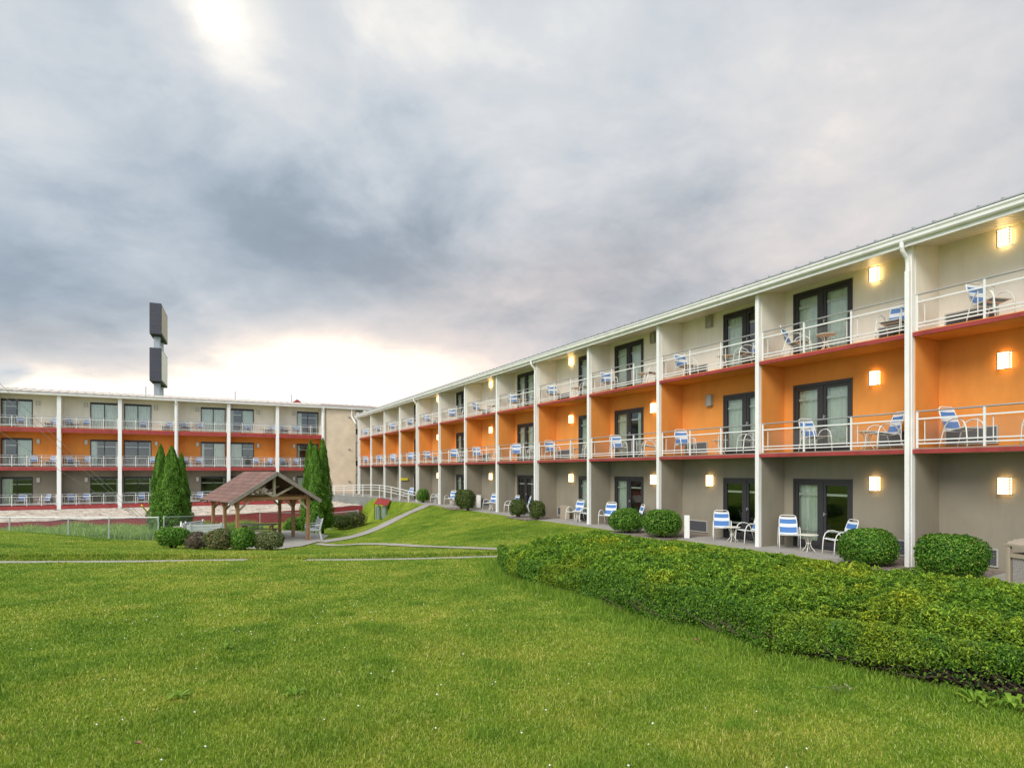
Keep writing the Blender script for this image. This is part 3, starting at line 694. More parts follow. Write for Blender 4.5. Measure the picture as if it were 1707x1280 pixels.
# terrace at the far end of the wing, with its low concrete retaining wall
TER = [(-7.35, 43.2), (-9.3, 46.8), (-10.9, 50.0), (-13.0, 53.0), (-15.2, 55.0), (-17.6, 57.2)]
p1, p2 = WR(9.9, 61.05), WR(19, 61.05); p3 = WR(16, 40.)
sheetpoly('terrace', TER+[tuple(p1[:2]), tuple(p2[:2]), tuple(WR(17, 46)[:2]), tuple(WR(15.59, 46.01)[:2]), tuple(WR(13.7, 46.01)[:2])], -.02, 'concrete', .2)
b = MB()
for a, c in zip(TER[:-1], TER[1:]): b.beam((a[0], a[1], -1.12), (c[0], c[1], -1.12), .25, 2.16)
tag(b.build('retaining_wall', 'concrete_wall'), 'grey-green concrete retaining wall under the white walkway railing', 'wall')
# riprap bank and red retaining wall before the left wing
nt_, ns_ = 150, 24; pts = []
for i in range(nt_):
    t_ = 13.4-i*(13.4+26)/(nt_-1)
    for j in range(ns_):
        u = j/(ns_-1); s_ = 52.9+8.3*u; kk = sstep(t_, 8.5, 12.5); z = (-1.30+.32*u + .15*sstep(t_, 2, 9)*(1-u))*(1-kk)+kk*(-.80+.36*u)
        z += .05*math.sin(t_*2.1+s_*1.7)*math.sin(t_*.7-s_)+(rng.uniform(-.06, .06) if 0 < j < ns_-1 else 0)
        p = WR(t_, s_, z); pts.append(tuple(p))
b = MB(); b.sheet(pts, nt_, ns_); o = b.build('rock_bank', 'rock'); tag(o, kind='structure')
b = MB(); tt = [13.4, 9, 4, 0, -5, -10, -16, -26]; zt = [-.80, -1.02, -1.2, -1.26, -1.36, -1.32, -1.26, -1.3]
for i in range(len(tt)-1):
    a, c = tt[i], tt[i+1]; vs = []
    for (t_, z) in ((a, zt[i]), (c, zt[i+1])):
        for s_ in (52.6, 52.9): vs += [WR(t_, s_, -2.3), WR(t_, s_, z)]
    b.add(vs, [(0, 4, 5, 1), (2, 3, 7, 6), (1, 5, 7, 3)]+([(0, 1, 3, 2)] if i == 0 else [])+([(4, 6, 7, 5)] if i == len(tt)-2 else []))
tag(b.build('retaining_wall', 'red_wall'), 'long dark red retaining wall holding the rocky bank below the left wing', 'wall')
# sidewalks and paths laid on the terrain
def strip(name, pts, wd, m, lift=.012, step=.25, wob=0.):
    P_ = []
    for (a, b_) in zip(pts[:-1], pts[1:]):
        n = max(2, int(math.hypot(b_[0]-a[0], b_[1]-a[1])/step)); P_ += [(a[0]+(b_[0]-a[0])*i/n, a[1]+(b_[1]-a[1])*i/n) for i in range(n)]
    P_.append(pts[-1]); vs = []; nv = 7
    for i, p in enumerate(P_):
        d = Vector(P_[min(i+1, len(P_)-1)]) - Vector(P_[max(i-1, 0)]); d.normalize(); nrm = Vector((-d.y, d.x)); w2 = wd*(1+wob*math.sin(i*.9)*.5+wob*math.sin(i*.37))
        for j in range(nv):
            q_ = Vector(p)+nrm*((j/(nv-1)-.5)*w2); vs.append((q_.x, q_.y, float(H(q_.x, q_.y))+lift))
    b = MB(); b.sheet(vs, len(P_), nv); return tag(b.build(name, m, smooth=True), kind='structure')
strip('sidewalk', SW_L, .42, 'path_concrete', .014, .1)
strip('sidewalk', SW_R, .46, 'path_concrete', .014, .1)
DIAG = [(-4.9, 40.2), (-5.7, 38.6), (-6.4, 36.5), (-7.3, 34.2), (-8.6, 31.9), (-9.6, 30.2)]
strip('path', DIAG, 1.0, 'concrete', .03, .3, .06)
BR = [(-.3, 17.7), (-2.0, 20.1), (-3.6, 22.6), (-5.6, 25.2), (-7.6, 27.9), (-9.5, 29.6)]
strip('path', BR, .5, 'path_concrete', .03, .3, .1)
pp = [ground(*c) for c in [(470, 915), (505, 911), (536, 902), (548, 893)]]
PATIO2 = pp+[(-10.9, 34.2), (-13, 36), (-17.0, 35.3), (-17.2, 30.8), (-15.2, 28.2), (-12.6, 27.3)]
pl = MB(); pl.add([(x, y, max(-1.33, float(H(x, y))+.03) if i < 4 else -1.33) for i, (x, y) in enumerate(PATIO2)]+[(-12.6, 31, -1.33)], [(i, (i+1) % 10, 10) for i in range(10)])
tag(pl.build('patio', 'concrete'), kind='structure')
for r_, off in ((rr, Vector((15.0, 33.0, 0))), (lr, Vector((62.0, 4.5, -1.6)))):
    r_.location = Matrix.Rotation(r_.rotation_euler.z, 3, 'Z') @ off
    for ch in r_.children: ch.location = Vector(ch.location) - off

# ---------------------------------------------------------------- chairs and tables
def make_chair():
    """faces +x; seat height .40"""
    root = empty('patio_chair'); f = MB(); f.smooth = True; hw = .265; r = .0135
    for s_ in (-1, 1):
        y = s_*hw
        f.tube([(.30, y, 0), (.29, y, .20), (.27, y, .42), (.22, y, .54), (.12, y, .605), (0, y, .61), (-.11, y, .575), (-.19, y, .48), (-.24, y, .34), (-.30, y, .12), (-.33, y, 0)], r, 6)
    f.tube([(-.39, -.13, .915), (-.388, -.175, .905), (-.38, -.208, .875), (-.365, -.222, .82), (-.31, -.235, .66), (-.22, -.24, .37), (-.17, -.24, .355), (.20, -.24, .415), (.245, -.235, .41), (.26, -.20, .40), (.26, .20, .40), (.245, .235, .41), (.20, .24, .415), (-.17, .24, .355), (-.22, .24, .37), (-.31, .235, .66), (-.365, .222, .82), (-.38, .208, .875), (-.388, .175, .905), (-.39, .13, .915)], r*.95, 6, True)
    for a in (((.27, -hw, .405), (.25, -.23, .405)), ((.27, hw, .405), (.25, .23, .405)), ((-.245, -hw, .345), (-.2, -.235, .36)), ((-.245, hw, .345), (-.2, .235, .36))): f.tube(a, r*.8, 6)
    f.tube([(-.20, -.235, .36), (-.19, 0, .35), (-.20, .235, .36)], r*.8, 6)
    f.build('frame', 'chair_white', root)
    def sling(name, pts, widths):
        b = MB(); n = len(pts)-1
        for i in range(n):
            b.m = widths[i]; (x0_, z0_), (x1_, z1_) = pts[i], pts[i+1]; sag = .012
            for j in range(4):
                ya, yb = -.225+.45*j/4, -.225+.45*(j+1)/4
                za, zb = -sag*math.sin(math.pi*j/4), -sag*math.sin(math.pi*(j+1)/4)
                b.add([(x0_, ya, z0_+za), (x1_, ya, z1_+za), (x1_, yb, z1_+zb), (x0_, yb, z0_+zb)], [(0, 1, 2, 3)])
        b.build(name, ['sling_blue', 'sling_white'], root)
    def lerp(a, c, us): return [(a[0]+(c[0]-a[0])*u, a[1]+(c[1]-a[1])*u) for u in us]
    sling('seat', lerp((.25, .412), (-.17, .365), [0, .08, .40, .62, 1]), [1, 0, 1, 0])
    sling('backrest', lerp((-.215, .385), (-.375, .865), [0, .10, .42, .62, .88, 1]), [1, 0, 1, 0, 1])
    return root
def make_table():
    root = empty('side_table'); t = MB(); t.smooth = False
    t.lathe([(.235, .445), (.245, .452), (.245, .462), (.235, .470), (.0, .472)], 24); t.build('table_top', 'table_cream', root)
    r = MB(); r.lathe([(.05, .22), (.055, .225), (.055, .235), (.05, .24)], 12); r.build('ring', 'table_cream', root)
    for k in range(4):
        a = k*math.pi/2+.6; L = MB(); L.smooth = True
        L.tube([(math.cos(a)*q_, math.sin(a)*q_, z) for q_, z in ((.17, .443), (.11, .40), (.06, .30), (.048, .22), (.07, .13), (.13, .06), (.175, 0))], .011, 6)
        L.build('leg', 'table_cream', root)
    return root
chair0, table0 = make_chair(), make_table(); used = {'c': False, 't': False}
def put(kind, wing, x, y, z, deg, label, group):
    p0 = chair0 if kind == 'c' else table0
    o = p0 if not used[kind] else copy_tree(p0); used[kind] = True
    th = TH if wing == 'R' else TH2
    p = Matrix.Rotation(th, 3, 'Z') @ Vector((x, y, 0)); o.location = (p.x, p.y, z); o.rotation_euler.z = th + R(deg)
    return tag(o, label, 'chair' if kind == 'c' else 'table', group)
ordn = ['first', 'second', 'third', 'fourth', 'fifth', 'sixth', 'seventh', 'eighth', 'ninth', 'tenth', 'eleventh', 'twelfth', 'thirteenth']
flR = ['on the ground patio', 'on the orange middle balcony', 'on the cream top balcony']
FZ = [0, 2.705, 5.355]; FZL = [-.61, 2.56, 5.72]
layout = {  # (offset, angle): facing; 180 = out over the lawn, 90 = to the left, -90 = to the right
    ('A', 0): ([(3.50, 192), (2.05, 155)], 2.80), ('B', 0): ([(1.72, 190), (.72, 160)], 1.22),
    ('A', 1): ([(2.85, 252), (.95, 150)], 1.45), ('B', 1): ([(3.40, 250), (.70, 152)], 1.90),
    ('A', 2): ([(3.10, 255), (.72, 165)], 2.30), ('B', 2): ([(3.35, 262), (.85, 150)], 1.70)}
special = {(-1, 1): ([(3.38, 258), (1.9, 150)], None), (-1, 2): ([(2.85, 255), (1.4, 150)], None), (2, 2): ([(3.45, 255), (.75, 150)], 1.35), (0, 1): ([(2.72, 256), (.90, 150)], 1.32), (0, 2): ([(3.28, 288), (.66, 185)], 2.45), (0, 0): ([(3.52, 222), (2.02, 155)], 2.80), (1, 0): ([(1.75, 226), (.70, 160)], 1.20), (2, 0): ([(3.50, 207), (1.9, 155)], 2.75)}
for k in range(-1, 12):
    typ = 'A' if k % 2 == 0 else 'B'
    for fi in range(3):
        cs, tb = special.get((k, fi), layout[(typ, fi)])
        if k >= 9 and fi == 0: continue
        jit = 0 if k < 3 else .15
        for ci, (off, ang) in enumerate(cs):
            if k > 6 and fi and ci == 1 and (k+fi) % 3 == 0: continue
            if k == -1 and fi == 0: continue
            if k == 5 and fi == 0 and ci == 1: continue
            y = 7.91+4.2*k+off+rng.uniform(-jit, jit); a = ang+rng.uniform(-1, 1)*jit*120
            look = 'facing out' if 178 < a < 235 else ('facing left' if a <= 178 else 'facing right')
            lab = f"striped chair {['left', 'right'][ci]} of table, {look}, {['ground patio', 'orange balcony', 'cream top balcony'][fi]}, {ordn[k+1]} bay from right"
            if tb is None: lab = f"{['left', 'right'][ci]} striped chair by the vent, {['patio', 'orange balcony', 'cream top balcony'][fi]}, first bay from right"
            put('c', 'R', 14.98 if fi else 14.95, y, FZ[fi], a, lab, 'blue striped chairs of the right wing')
        if tb is not None and not (k == -1 and fi == 0):
            put('t', 'R', 15.02 if fi else 14.8, 7.91+4.2*k+tb, FZ[fi], rng.uniform(0, 90), f"round cream table, {['ground patio', 'orange balcony', 'cream top balcony'][fi]}, {ordn[k+1]} bay from the right edge", 'small round tables of the right wing')
Lay = {'B': [([(3.45, 200), (2.45, 160)], 2.95), ([(3.5, 195), (2.5, 165)], 3.0), ([(3.6, 205), (2.3, 180)], 3.0)],
       'A': [([(2.7, 180), (1.1, 150)], 1.5), ([(1.75, 180), (.75, 165)], 1.25), ([(2.6, 200), (.6, 150)], 1.2)]}
flL = ['on the ground terrace', 'on the orange middle balcony', 'on the cream top balcony']
for k in range(0, 7):
    typ = 'B' if k % 2 == 0 else 'A'
    for fi in range(3):
        cs, tb = Lay[typ][fi]
        if fi == 0 and k in (0,): cs = cs[:1]
        for ci, (off, ang) in enumerate(cs):
            put('c', 'L', 61.95, -11.7+4.19*k+off+rng.uniform(-.12, .12), FZL[fi], ang+rng.uniform(-15, 15),
                f"striped chair {['left', 'right'][ci]} of table, left wing, {['ground terrace', 'orange balcony', 'cream top balcony'][fi]}, {ordn[k]} bay from its right", 'blue striped chairs of the left wing')
        put('t', 'L', 62.0, -11.7+4.19*k+tb, FZL[fi], rng.uniform(0, 90), f"cream table, left wing, {['ground terrace', 'orange balcony', 'cream top balcony'][fi]}, {ordn[k]} bay from its right", 'small tables of the left wing')

# ---------------------------------------------------------------- bushes and trees
def lump(D_, n=9, amp=.10, seed=0):
    r_ = np.random.default_rng(seed); c = r_.normal(0, 1, (n, 3)); c /= np.linalg.norm(c, axis=1)[:, None]
    a = r_.uniform(-1, 1, n)*amp; return 1 + (np.exp(-((D_[:, None, :]-c[None])**2).sum(2)/.18)*a).sum(1)
def bush(loc, wx, wy, h, m, nleaf, size, label, seed, cat='bush', group=None, square=2.5, stem=True, amp=.17, shell=.74):
    root = empty('bush', loc, rng.uniform(0, 6))
    D_ = rng.normal(0, 1, (nleaf, 3)); D_ /= np.linalg.norm(D_, axis=1)[:, None]; D_[:, 2] = np.where(D_[:, 2] < -.75, -D_[:, 2], D_[:, 2])
    sup = 1/(np.abs(D_)**square).sum(1)**(1/square); lm = lump(D_, 12, amp, seed)*(1+.06*np.sin(D_[:, 0]*19+seed)*np.sin(D_[:, 1]*21)*np.sin(D_[:, 2]*19))
    depth = 1-(1-shell)*rng.uniform(0, 1, nleaf)**1.6
    rad = sup*lm*depth
    sc = np.array([wx/2, wy/2, h/2]); Pn = D_*rad[:, None]*sc+np.array([0, 0, h*.52]); Pn[:, 2] = np.maximum(Pn[:, 2], .02)
    leaves('foliage', Pn, D_/sc*min(sc), size, m, root, tilt=.9)
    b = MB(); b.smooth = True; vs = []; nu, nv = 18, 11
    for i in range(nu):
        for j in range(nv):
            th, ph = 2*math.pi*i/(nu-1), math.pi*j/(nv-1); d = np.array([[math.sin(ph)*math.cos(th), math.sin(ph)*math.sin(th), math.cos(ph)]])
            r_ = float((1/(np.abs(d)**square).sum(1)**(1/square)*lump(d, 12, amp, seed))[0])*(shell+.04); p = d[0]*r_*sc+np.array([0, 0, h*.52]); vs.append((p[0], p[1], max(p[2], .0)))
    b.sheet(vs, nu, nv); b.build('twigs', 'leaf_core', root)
    st_ = MB()
    for i in range(5):
        a = i*1.3; st_.tube([(0, 0, -.1), (math.cos(a)*wx*.15, math.sin(a)*wy*.15, h*.25), (math.cos(a)*wx*.3, math.sin(a)*wy*.3, h*.55)], [.03, .02, .012], 5)
    st_.build('stem', 'bark', root)
    return tag(root, label, cat, group)
def gz(x, y): return float(H(x, y))
def wbush(t_, s_, wx, wy, h, m, n, size, label, seed, **kw):
    p = WR(t_, s_); return bush((p.x, p.y, -.02), wx, wy, h, m, n, size, label, seed, **kw)
g1 = 'rounded boxwood bushes along the right wing'
wbush(13.98, 8.58, 1.17, 1.15, .84, 'boxwood', 17000, .045, 'dense green boxwood left of the nearest white downspout, behind the hedge', 1, group=g1, square=2.6)
wbush(13.85, 6.78, 1.14, 1.15, .86, 'boxwood', 20000, .045, 'widest green boxwood, right of the nearest downspout and left of the litter bin', 2, group=g1, square=2.7)
wbush(13.75, 17.1, 1.12, 1.1, .82, 'boxwood', 9000, .05, 'smaller of two green boxwoods side by side at the third white post from right', 3, group=g1)
wbush(13.85, 15.4, 1.32, 1.25, .92, 'boxwood', 10000, .05, 'larger of two green boxwoods side by side, beside the white panel', 4, group=g1)
wbush(13.85, 25.3, .80, .8, .86, 'olive_bush', 5000, .05, 'dull green oval bush left of the fifth white post, hiding a table', 5, group=g1)
wbush(14.0, 23.75, .72, .7, .82, 'olive_bush', 4500, .05, 'dull green oval bush right of the fifth post downspout', 6, group=g1)
wbush(13.95, 32.35, .84, .8, 1.12, 'olive_bush', 4500, .06, 'left one of the tall pair of dark bushes touching a far white post', 7, group=g1)
wbush(13.8, 31.1, .78, .8, 1.12, 'olive_bush', 4500, .06, 'right one of the tall pair of dark bushes touching a far white post', 8, group=g1)
wbush(14.45, 40.2, .95, .9, .92, 'boxwood', 3500, .06, 'farthest round bush where the diagonal path meets the right wing', 9, group=g1)
def pbush(px, py, wpx, hpx, m, n, size, label, seed, group=None, **kw):
    x, y = ground(px, py); s_ = y/F; return bush((x, y+wpx*s_*.3, gz(x, y)-.03), wpx*s_, wpx*s_*.9, hpx*s_*1.0, m, n, size, label, seed, group=group, **kw)
g2 = 'low shrubs around the pavilion'
pbush(280, 914, 54, 34, 'boxwood', 7000, .06, 'bright green clipped shrub, leftmost in the row before the pavilion', 11, g2)
pbush(322, 916, 36, 30, 'brown_bush', 4500, .05, 'bare brown-grey shrub in the row before the pavilion', 12, g2, amp=.25, shell=.5)
pbush(360, 917, 45, 34, 'red_bush', 6000, .055, 'reddish flecked shrub in the row before the pavilion', 13, g2, amp=.2)
pbush(400, 917, 40, 36, 'boxwood', 6000, .055, 'round bright green shrub between reddish and pale shrubs before the pavilion', 14, g2)
pbush(443, 917, 50, 31, 'pale_bush', 7000, .05, 'pale mottled low shrub, rightmost in the row before the pavilion', 15, g2)
pbush(488, 889, 40, 26, 'boxwood', 3500, .07, 'round green shrub behind the pavilion posts at the bench', 16, g2)
pbush(565, 884, 40, 26, 'olive_bush', 3500, .07, 'olive shrub right of the white bench, left half of a double clump', 17, g2, amp=.2)
pbush(588, 880, 42, 29, 'red_bush', 3500, .07, 'russet tinged shrub at the foot of the grass slope right of the bench', 18, g2, amp=.2)

def cedar(loc, h, w_, label, seed, lean=0):
    root = empty('arborvitae', loc, rng.uniform(0, 6)); n = 21000; r_ = np.random.default_rng(seed)
    z = r_.uniform(0, 1, n)**.85; a = r_.uniform(0, 2*np.pi, n)
    prof = np.minimum(1, (1-z)**.62*1.12)*(.86+.14*np.sin(np.minimum(z*8, 1.57)))
    rad = w_/2*prof*(1+.10*np.sin(a*5+z*9+seed)+.07*np.sin(a*3-z*17)+.07*np.sin(z*48+a*3)+.05*np.sin(z*31-a*7))*(1-.28*r_.uniform(0, 1, n)**1.5)
    Pn = np.stack([np.cos(a)*rad, np.sin(a)*rad, z*h+.05], 1); N_ = np.stack([np.cos(a), np.sin(a), .35+0*a], 1)
    leaves('foliage', Pn, N_, .095, 'cedar', root, tilt=.8, upb=1.2, aspect=.42)
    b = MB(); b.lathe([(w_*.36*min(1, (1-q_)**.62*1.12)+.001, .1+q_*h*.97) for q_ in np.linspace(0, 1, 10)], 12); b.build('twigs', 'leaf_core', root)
    b = MB(); b.tube([(0, 0, -.3), (0, 0, .5), (0, 0, h*.8)], [.09, .07, .02], 7); b.build('trunk', 'bark', root)
    return tag(root, label, 'tree', 'columnar arborvitae trees by the pavilion')
def pc(px, ytip, Y, w_, label, seed, zb=-1.5):
    X = (px-CX)/F*Y; zt = EYE-(ytip-HZ)/F*Y; return cedar((X, Y, zb), zt-zb, w_, label, seed)
pc(268, 742, 36.0, 1.35, 'left tree of the arborvitae trio left of the pavilion', 21)
pc(286, 745, 35.2, 1.75, 'middle and broadest tree of the arborvitae trio left of the pavilion', 22)
pc(302, 757, 36.6, 1.20, 'shortest, rightmost tree of the arborvitae trio left of the pavilion', 23)
pc(517, 735, 38.5, 1.25, 'left tree of the arborvitae trio behind the white bench', 24)
pc(525.5, 742, 37.6, 1.45, 'front middle tree of the arborvitae trio behind the white bench', 25)
pc(538, 732, 38.6, 1.35, 'tallest, rightmost tree of the arborvitae trio behind the white bench', 26)

# ---------------------------------------------------------------- long low yew hedge
fr = [(836, 938), (846, 962), (875, 974), (930, 988), (1000, 1006), (1060, 1032), (1130, 1048), (1200, 1058), (1290, 1095), (1400, 1112), (1500, 1135), (1600, 1155), (1707, 1180), (1830, 1205)]
front = [ground(*p) for p in fr]
HT = .86
def plane(px, py, z): Y = (EYE-z)*F/(py-HZ); return ((px-CX)/F*Y, Y)
bk = [(838, 917, .62), (870, 902, .68), (930, 890, .72), (1010, 884, .74), (1100, 896, .78), (1180, 903, .80), (1260, 913, .82), (1340, 924, .84), (1430, 934, .86), (1520, 944, .86), (1610, 955, .86), (1707, 968, .86), (1900, 990, .86)]
back = [plane(*p) for p in bk]
poly = np.array(front+back[::-1])
def inside(X, Y, P_):
    c = np.zeros(X.shape, bool)
    for (ax, ay), (bx, by) in zip(P_, np.roll(P_, -1, 0)):
        c ^= ((ay > Y) != (by > Y)) & (X < (bx-ax)*(Y-ay)/(by-ay+1e-12)+ax)
    return c
def bdist(X, Y, P_): return segdist(X, Y, [tuple(p) for p in P_]+[tuple(P_[0])])[0]
fd_front = lambda X, Y: segdist(X, Y, front)[0]
def hsurf(X, Y):                                   # top of the hedge
    base = np.where(X < 0, .52, np.clip(.52+X*.10, .52, .64)); g = H(X, Y)
    top = np.minimum(g+base, .86) + .05*np.sin(X*1.3+Y*.7)*np.sin(Y*1.9-X*.4) + .025*np.sin(X*5.1+1)*np.sin(Y*4.3) + .018*np.sin(X*11+Y*7)
    d = np.clip(np.minimum(fd_front(X, Y), bdist(X, Y, poly)*4), 0, .55)/.55
    return g + (top-g)*(.74+.26*(1-(1-d)**2.4))
hx0, hx1, hy0, hy1 = poly[:, 0].min(), poly[:, 0].max(), poly[:, 1].min(), poly[:, 1].max()
N1 = 900000
X = rng.uniform(hx0, hx1, N1); Y = rng.uniform(hy0, hy1, N1); k = inside(X, Y, poly); X, Y = X[k], Y[k]
keep = rng.uniform(0, 1, len(X)) < np.clip(9.0/np.hypot(X, Y), .45, 1); X, Y = X[keep][:420000], Y[keep][:420000]
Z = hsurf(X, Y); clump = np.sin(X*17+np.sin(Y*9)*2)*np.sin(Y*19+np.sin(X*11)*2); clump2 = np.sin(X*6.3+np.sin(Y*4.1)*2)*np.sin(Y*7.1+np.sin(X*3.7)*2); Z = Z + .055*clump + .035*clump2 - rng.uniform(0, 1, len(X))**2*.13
e_ = .05; nx_ = -(hsurf(X+e_, Y)-hsurf(X-e_, Y))/(2*e_); ny_ = -(hsurf(X, Y+e_)-hsurf(X, Y-e_))/(2*e_)
Nn = np.stack([nx_*.6, ny_*.6, np.ones_like(X)], 1)
# sides
def along(P_, n):
    P_ = np.array(P_); L = np.r_[0, np.cumsum(np.hypot(*np.diff(P_, axis=0).T))]; u = rng.uniform(0, L[-1], n); i = np.clip(np.searchsorted(L, u)-1, 0, len(L)-2)
    f = (u-L[i])/(L[i+1]-L[i]); p = P_[i]*(1-f[:, None])+P_[i+1]*f[:, None]; d = P_[i+1]-P_[i]; d /= np.hypot(*d.T)[:, None]; return p, np.stack([d[:, 1], -d[:, 0]], 1)
ps, ns = along(list(front), 170000)
vv = rng.uniform(0, 1, len(ps)); bare = np.clip((ps[:, 0]-2.4)/1.6, 0, 1)*(.74+.14*np.sin(ps[:, 0]*5)*np.sin(ps[:, 0]*2.3)) + .07
kk = (vv > bare*rng.uniform(.55, 1.0, len(vv))) | (rng.uniform(0, 1, len(vv)) < .06); ps, ns, vv = ps[kk], ns[kk], vv[kk]
gg = H(ps[:, 0], ps[:, 1]); topz = hsurf(ps[:, 0], ps[:, 1]); inn = -rng.uniform(-.04, .12, len(ps))+.10*np.sin(vv*math.pi)*.6-.03*np.sin(ps[:, 0]*9)*np.sin(vv*9)
PX = np.stack([ps[:, 0]+ns[:, 0]*inn, ps[:, 1]+ns[:, 1]*inn, gg+(topz-gg)*vv*1.05], 1)
PP = np.r_[np.stack([X, Y, Z], 1), PX]; NN = np.r_[Nn, np.stack([ns[:, 0], ns[:, 1], .45+0*vv], 1)]
hc = poly.mean(0); hroot = empty('hedge', (hc[0], hc[1], gz(*hc)))
hl = np.array(hroot.location)
dist = np.hypot(PP[:, 0], PP[:, 1]); sz_ = np.clip(.014+.0029*dist, .019, .055)
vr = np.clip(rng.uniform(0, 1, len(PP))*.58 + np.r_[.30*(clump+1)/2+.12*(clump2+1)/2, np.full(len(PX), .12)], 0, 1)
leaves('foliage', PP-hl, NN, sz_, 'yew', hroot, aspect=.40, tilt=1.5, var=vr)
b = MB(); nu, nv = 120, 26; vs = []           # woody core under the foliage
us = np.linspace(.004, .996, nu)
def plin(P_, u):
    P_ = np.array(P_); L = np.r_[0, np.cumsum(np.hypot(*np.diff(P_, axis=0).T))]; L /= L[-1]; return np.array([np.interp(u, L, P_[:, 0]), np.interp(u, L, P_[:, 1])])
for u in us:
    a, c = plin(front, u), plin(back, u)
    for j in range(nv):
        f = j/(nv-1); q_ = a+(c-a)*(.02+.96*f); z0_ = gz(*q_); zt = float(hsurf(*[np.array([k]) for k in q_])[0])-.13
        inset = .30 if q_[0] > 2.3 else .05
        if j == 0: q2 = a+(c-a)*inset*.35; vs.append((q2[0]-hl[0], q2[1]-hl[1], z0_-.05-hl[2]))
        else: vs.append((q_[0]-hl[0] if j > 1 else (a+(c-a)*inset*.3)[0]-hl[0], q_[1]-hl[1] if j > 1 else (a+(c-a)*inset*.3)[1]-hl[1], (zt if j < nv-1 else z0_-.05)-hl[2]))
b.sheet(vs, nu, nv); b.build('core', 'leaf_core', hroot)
b = MB()                                        # bare branches showing low on the front
for i in range(520):
    u = rng.uniform(.56, 1); a, c = plin(front, u), plin(back, u); dirv = (a-c)/np.hypot(*(a-c)); hh_ = rng.uniform(.10, .36); tang = np.array([-dirv[1], dirv[0]])*rng.uniform(-1.3, 1.0)
    st_ = a-dirv*rng.uniform(.15, .45); z0_ = gz(*st_); pts = []; L_ = rng.uniform(.2, .48)
    for q_ in np.linspace(0, 1, 5):
        p = st_+(dirv*.75+tang)*L_*q_; pts.append((p[0]-hl[0], p[1]-hl[1], z0_+.03+q_*hh_*(.35+q_*.65)-hl[2]+rng.normal(0, .012)))
    b.tube(pts, [.008, .007, .0055, .004, .0025], 5)
b.build('branches', 'twig', hroot)
tag(hroot, 'long low spreading yew hedge with yellow tips, in front of the right wing', 'hedge')
# mulch strip below the front of the hedge
b = MB(); vs = []
for u in np.linspace(.2, 1, 60):
    a, c = plin(front, u), plin(back, u); dv = (c-a)/np.hypot(*(c-a))
    for q_ in (-.10-.05*math.sin(u*60), .1, .4, .8): p = a+dv*q_; vs.append((p[0], p[1], gz(*p)+(.012 if q_ > 0 else .004)))
b.sheet(vs, 60, 4); tag(b.build('mulch', 'soil'), kind='structure')

# ---------------------------------------------------------------- pavilion
PVR = R(42.7); pr = empty('pavilion', (-11.4, 29.5, -1.36), PVR)
def pbuild(mb, name, m, parent=pr, **k): return mb.build(name, m, parent, **k)
EX, EZ, AZ_, LY = 2.16, 2.12, 3.49, 4.4
pw_ = .145
for x_ in (-1.72, 1.72):
    for y_ in (.38, 2.2, 4.0):
        b = MB(); b.cbox(-pw_/2, pw_/2, -pw_/2, pw_/2, -.1, 2.16, .012); pbuild(b, 'post', 'wood_post', loc=(x_, y_, 0))
b = MB()
for x_ in (-1.72, 1.72): b.box(x_-.07, x_+.07, -.02+.25, 4.25, 2.165, 2.33)
for y_ in (.38, 2.2, 4.0): b.box(-1.64, 1.64, y_-.06, y_+.06, 2.12, 2.27); b.box(-1.79-.02, -1.65, y_-.061, y_+.061, 2.335, 2.40)
pbuild(b, 'beam', 'wood_post')
for y_ in (.38, 2.2, 4.0):
    b = MB(); b.box(-.06, .06, y_-.05, y_+.05, 2.275, 3.26); pbuild(b, 'king_post', 'wood_pale')
    for s_ in (-1, 1):
        b = MB(); b.beam((s_*.07, y_, 2.32), (s_*1.02, y_, 2.80), .09, .10, (0, 0, 1)); pbuild(b, 'brace', 'wood_pale')
        b = MB(); b.beam((s_*1.70, y_, 1.62), (s_*1.22, y_, 2.10), .08, .08); pbuild(b, 'brace', 'wood_pale')
for x_ in (-1.72, 1.72):
    for y_, d_ in ((.38, 1), (2.2, 1), (2.2, -1), (4.0, -1)):
        b = MB(); b.beam((x_, y_+d_*.06, 1.66), (x_, y_+d_*.52, 2.13), .08, .08); pbuild(b, 'brace', 'wood_post')
sl2 = (AZ_-EZ)/EX
for s_ in (-1, 1):
    b = MB()                                        # rafters and board ceiling
    n_ = math.hypot(EX, AZ_-EZ)
    for i in range(8):
        y_ = .10+i*(LY-.2)/7; b.beam((s_*.03, y_, AZ_-.12), (s_*(EX-.03), y_, EZ-.10+.02), .05, .12)
    b.add([(0, .02, AZ_-.055), (s_*EX, .02, EZ-.055), (s_*EX, LY-.02, EZ-.055), (0, LY-.02, AZ_-.055), (0, .02, AZ_-.03), (s_*EX, .02, EZ-.03), (s_*EX, LY-.02, EZ-.03), (0, LY-.02, AZ_-.03)],
          [(0, 1, 2, 3), (7, 6, 5, 4), (0, 4, 5, 1), (1, 5, 6, 2), (2, 6, 7, 3)])
    pbuild(b, 'rafters', 'wood_dark')
    b = MB(); o_ = .03
    b.add([(0, -o_, AZ_-.028), (s_*(EX+.05), -o_, EZ-.028-.05*sl2), (s_*(EX+.05), LY+o_, EZ-.028-.05*sl2), (0, LY+o_, AZ_-.028), (0, -o_, AZ_+.02), (s_*(EX+.05), -o_, EZ+.02-.05*sl2), (s_*(EX+.05), LY+o_, EZ+.02-.05*sl2), (0, LY+o_, AZ_+.02)],
          [(0, 3, 2, 1), (4, 5, 6, 7), (0, 1, 5, 4), (1, 2, 6, 5), (2, 3, 7, 6)])
    pbuild(b, 'roof', 'shingle')
    for y_ in (-.05, LY+.05):
        b = MB(); b.beam((0, y_, AZ_-.07), (s_*(EX+.07), y_, EZ-.115), .035, .17); pbuild(b, 'fascia', 'wood_grey')
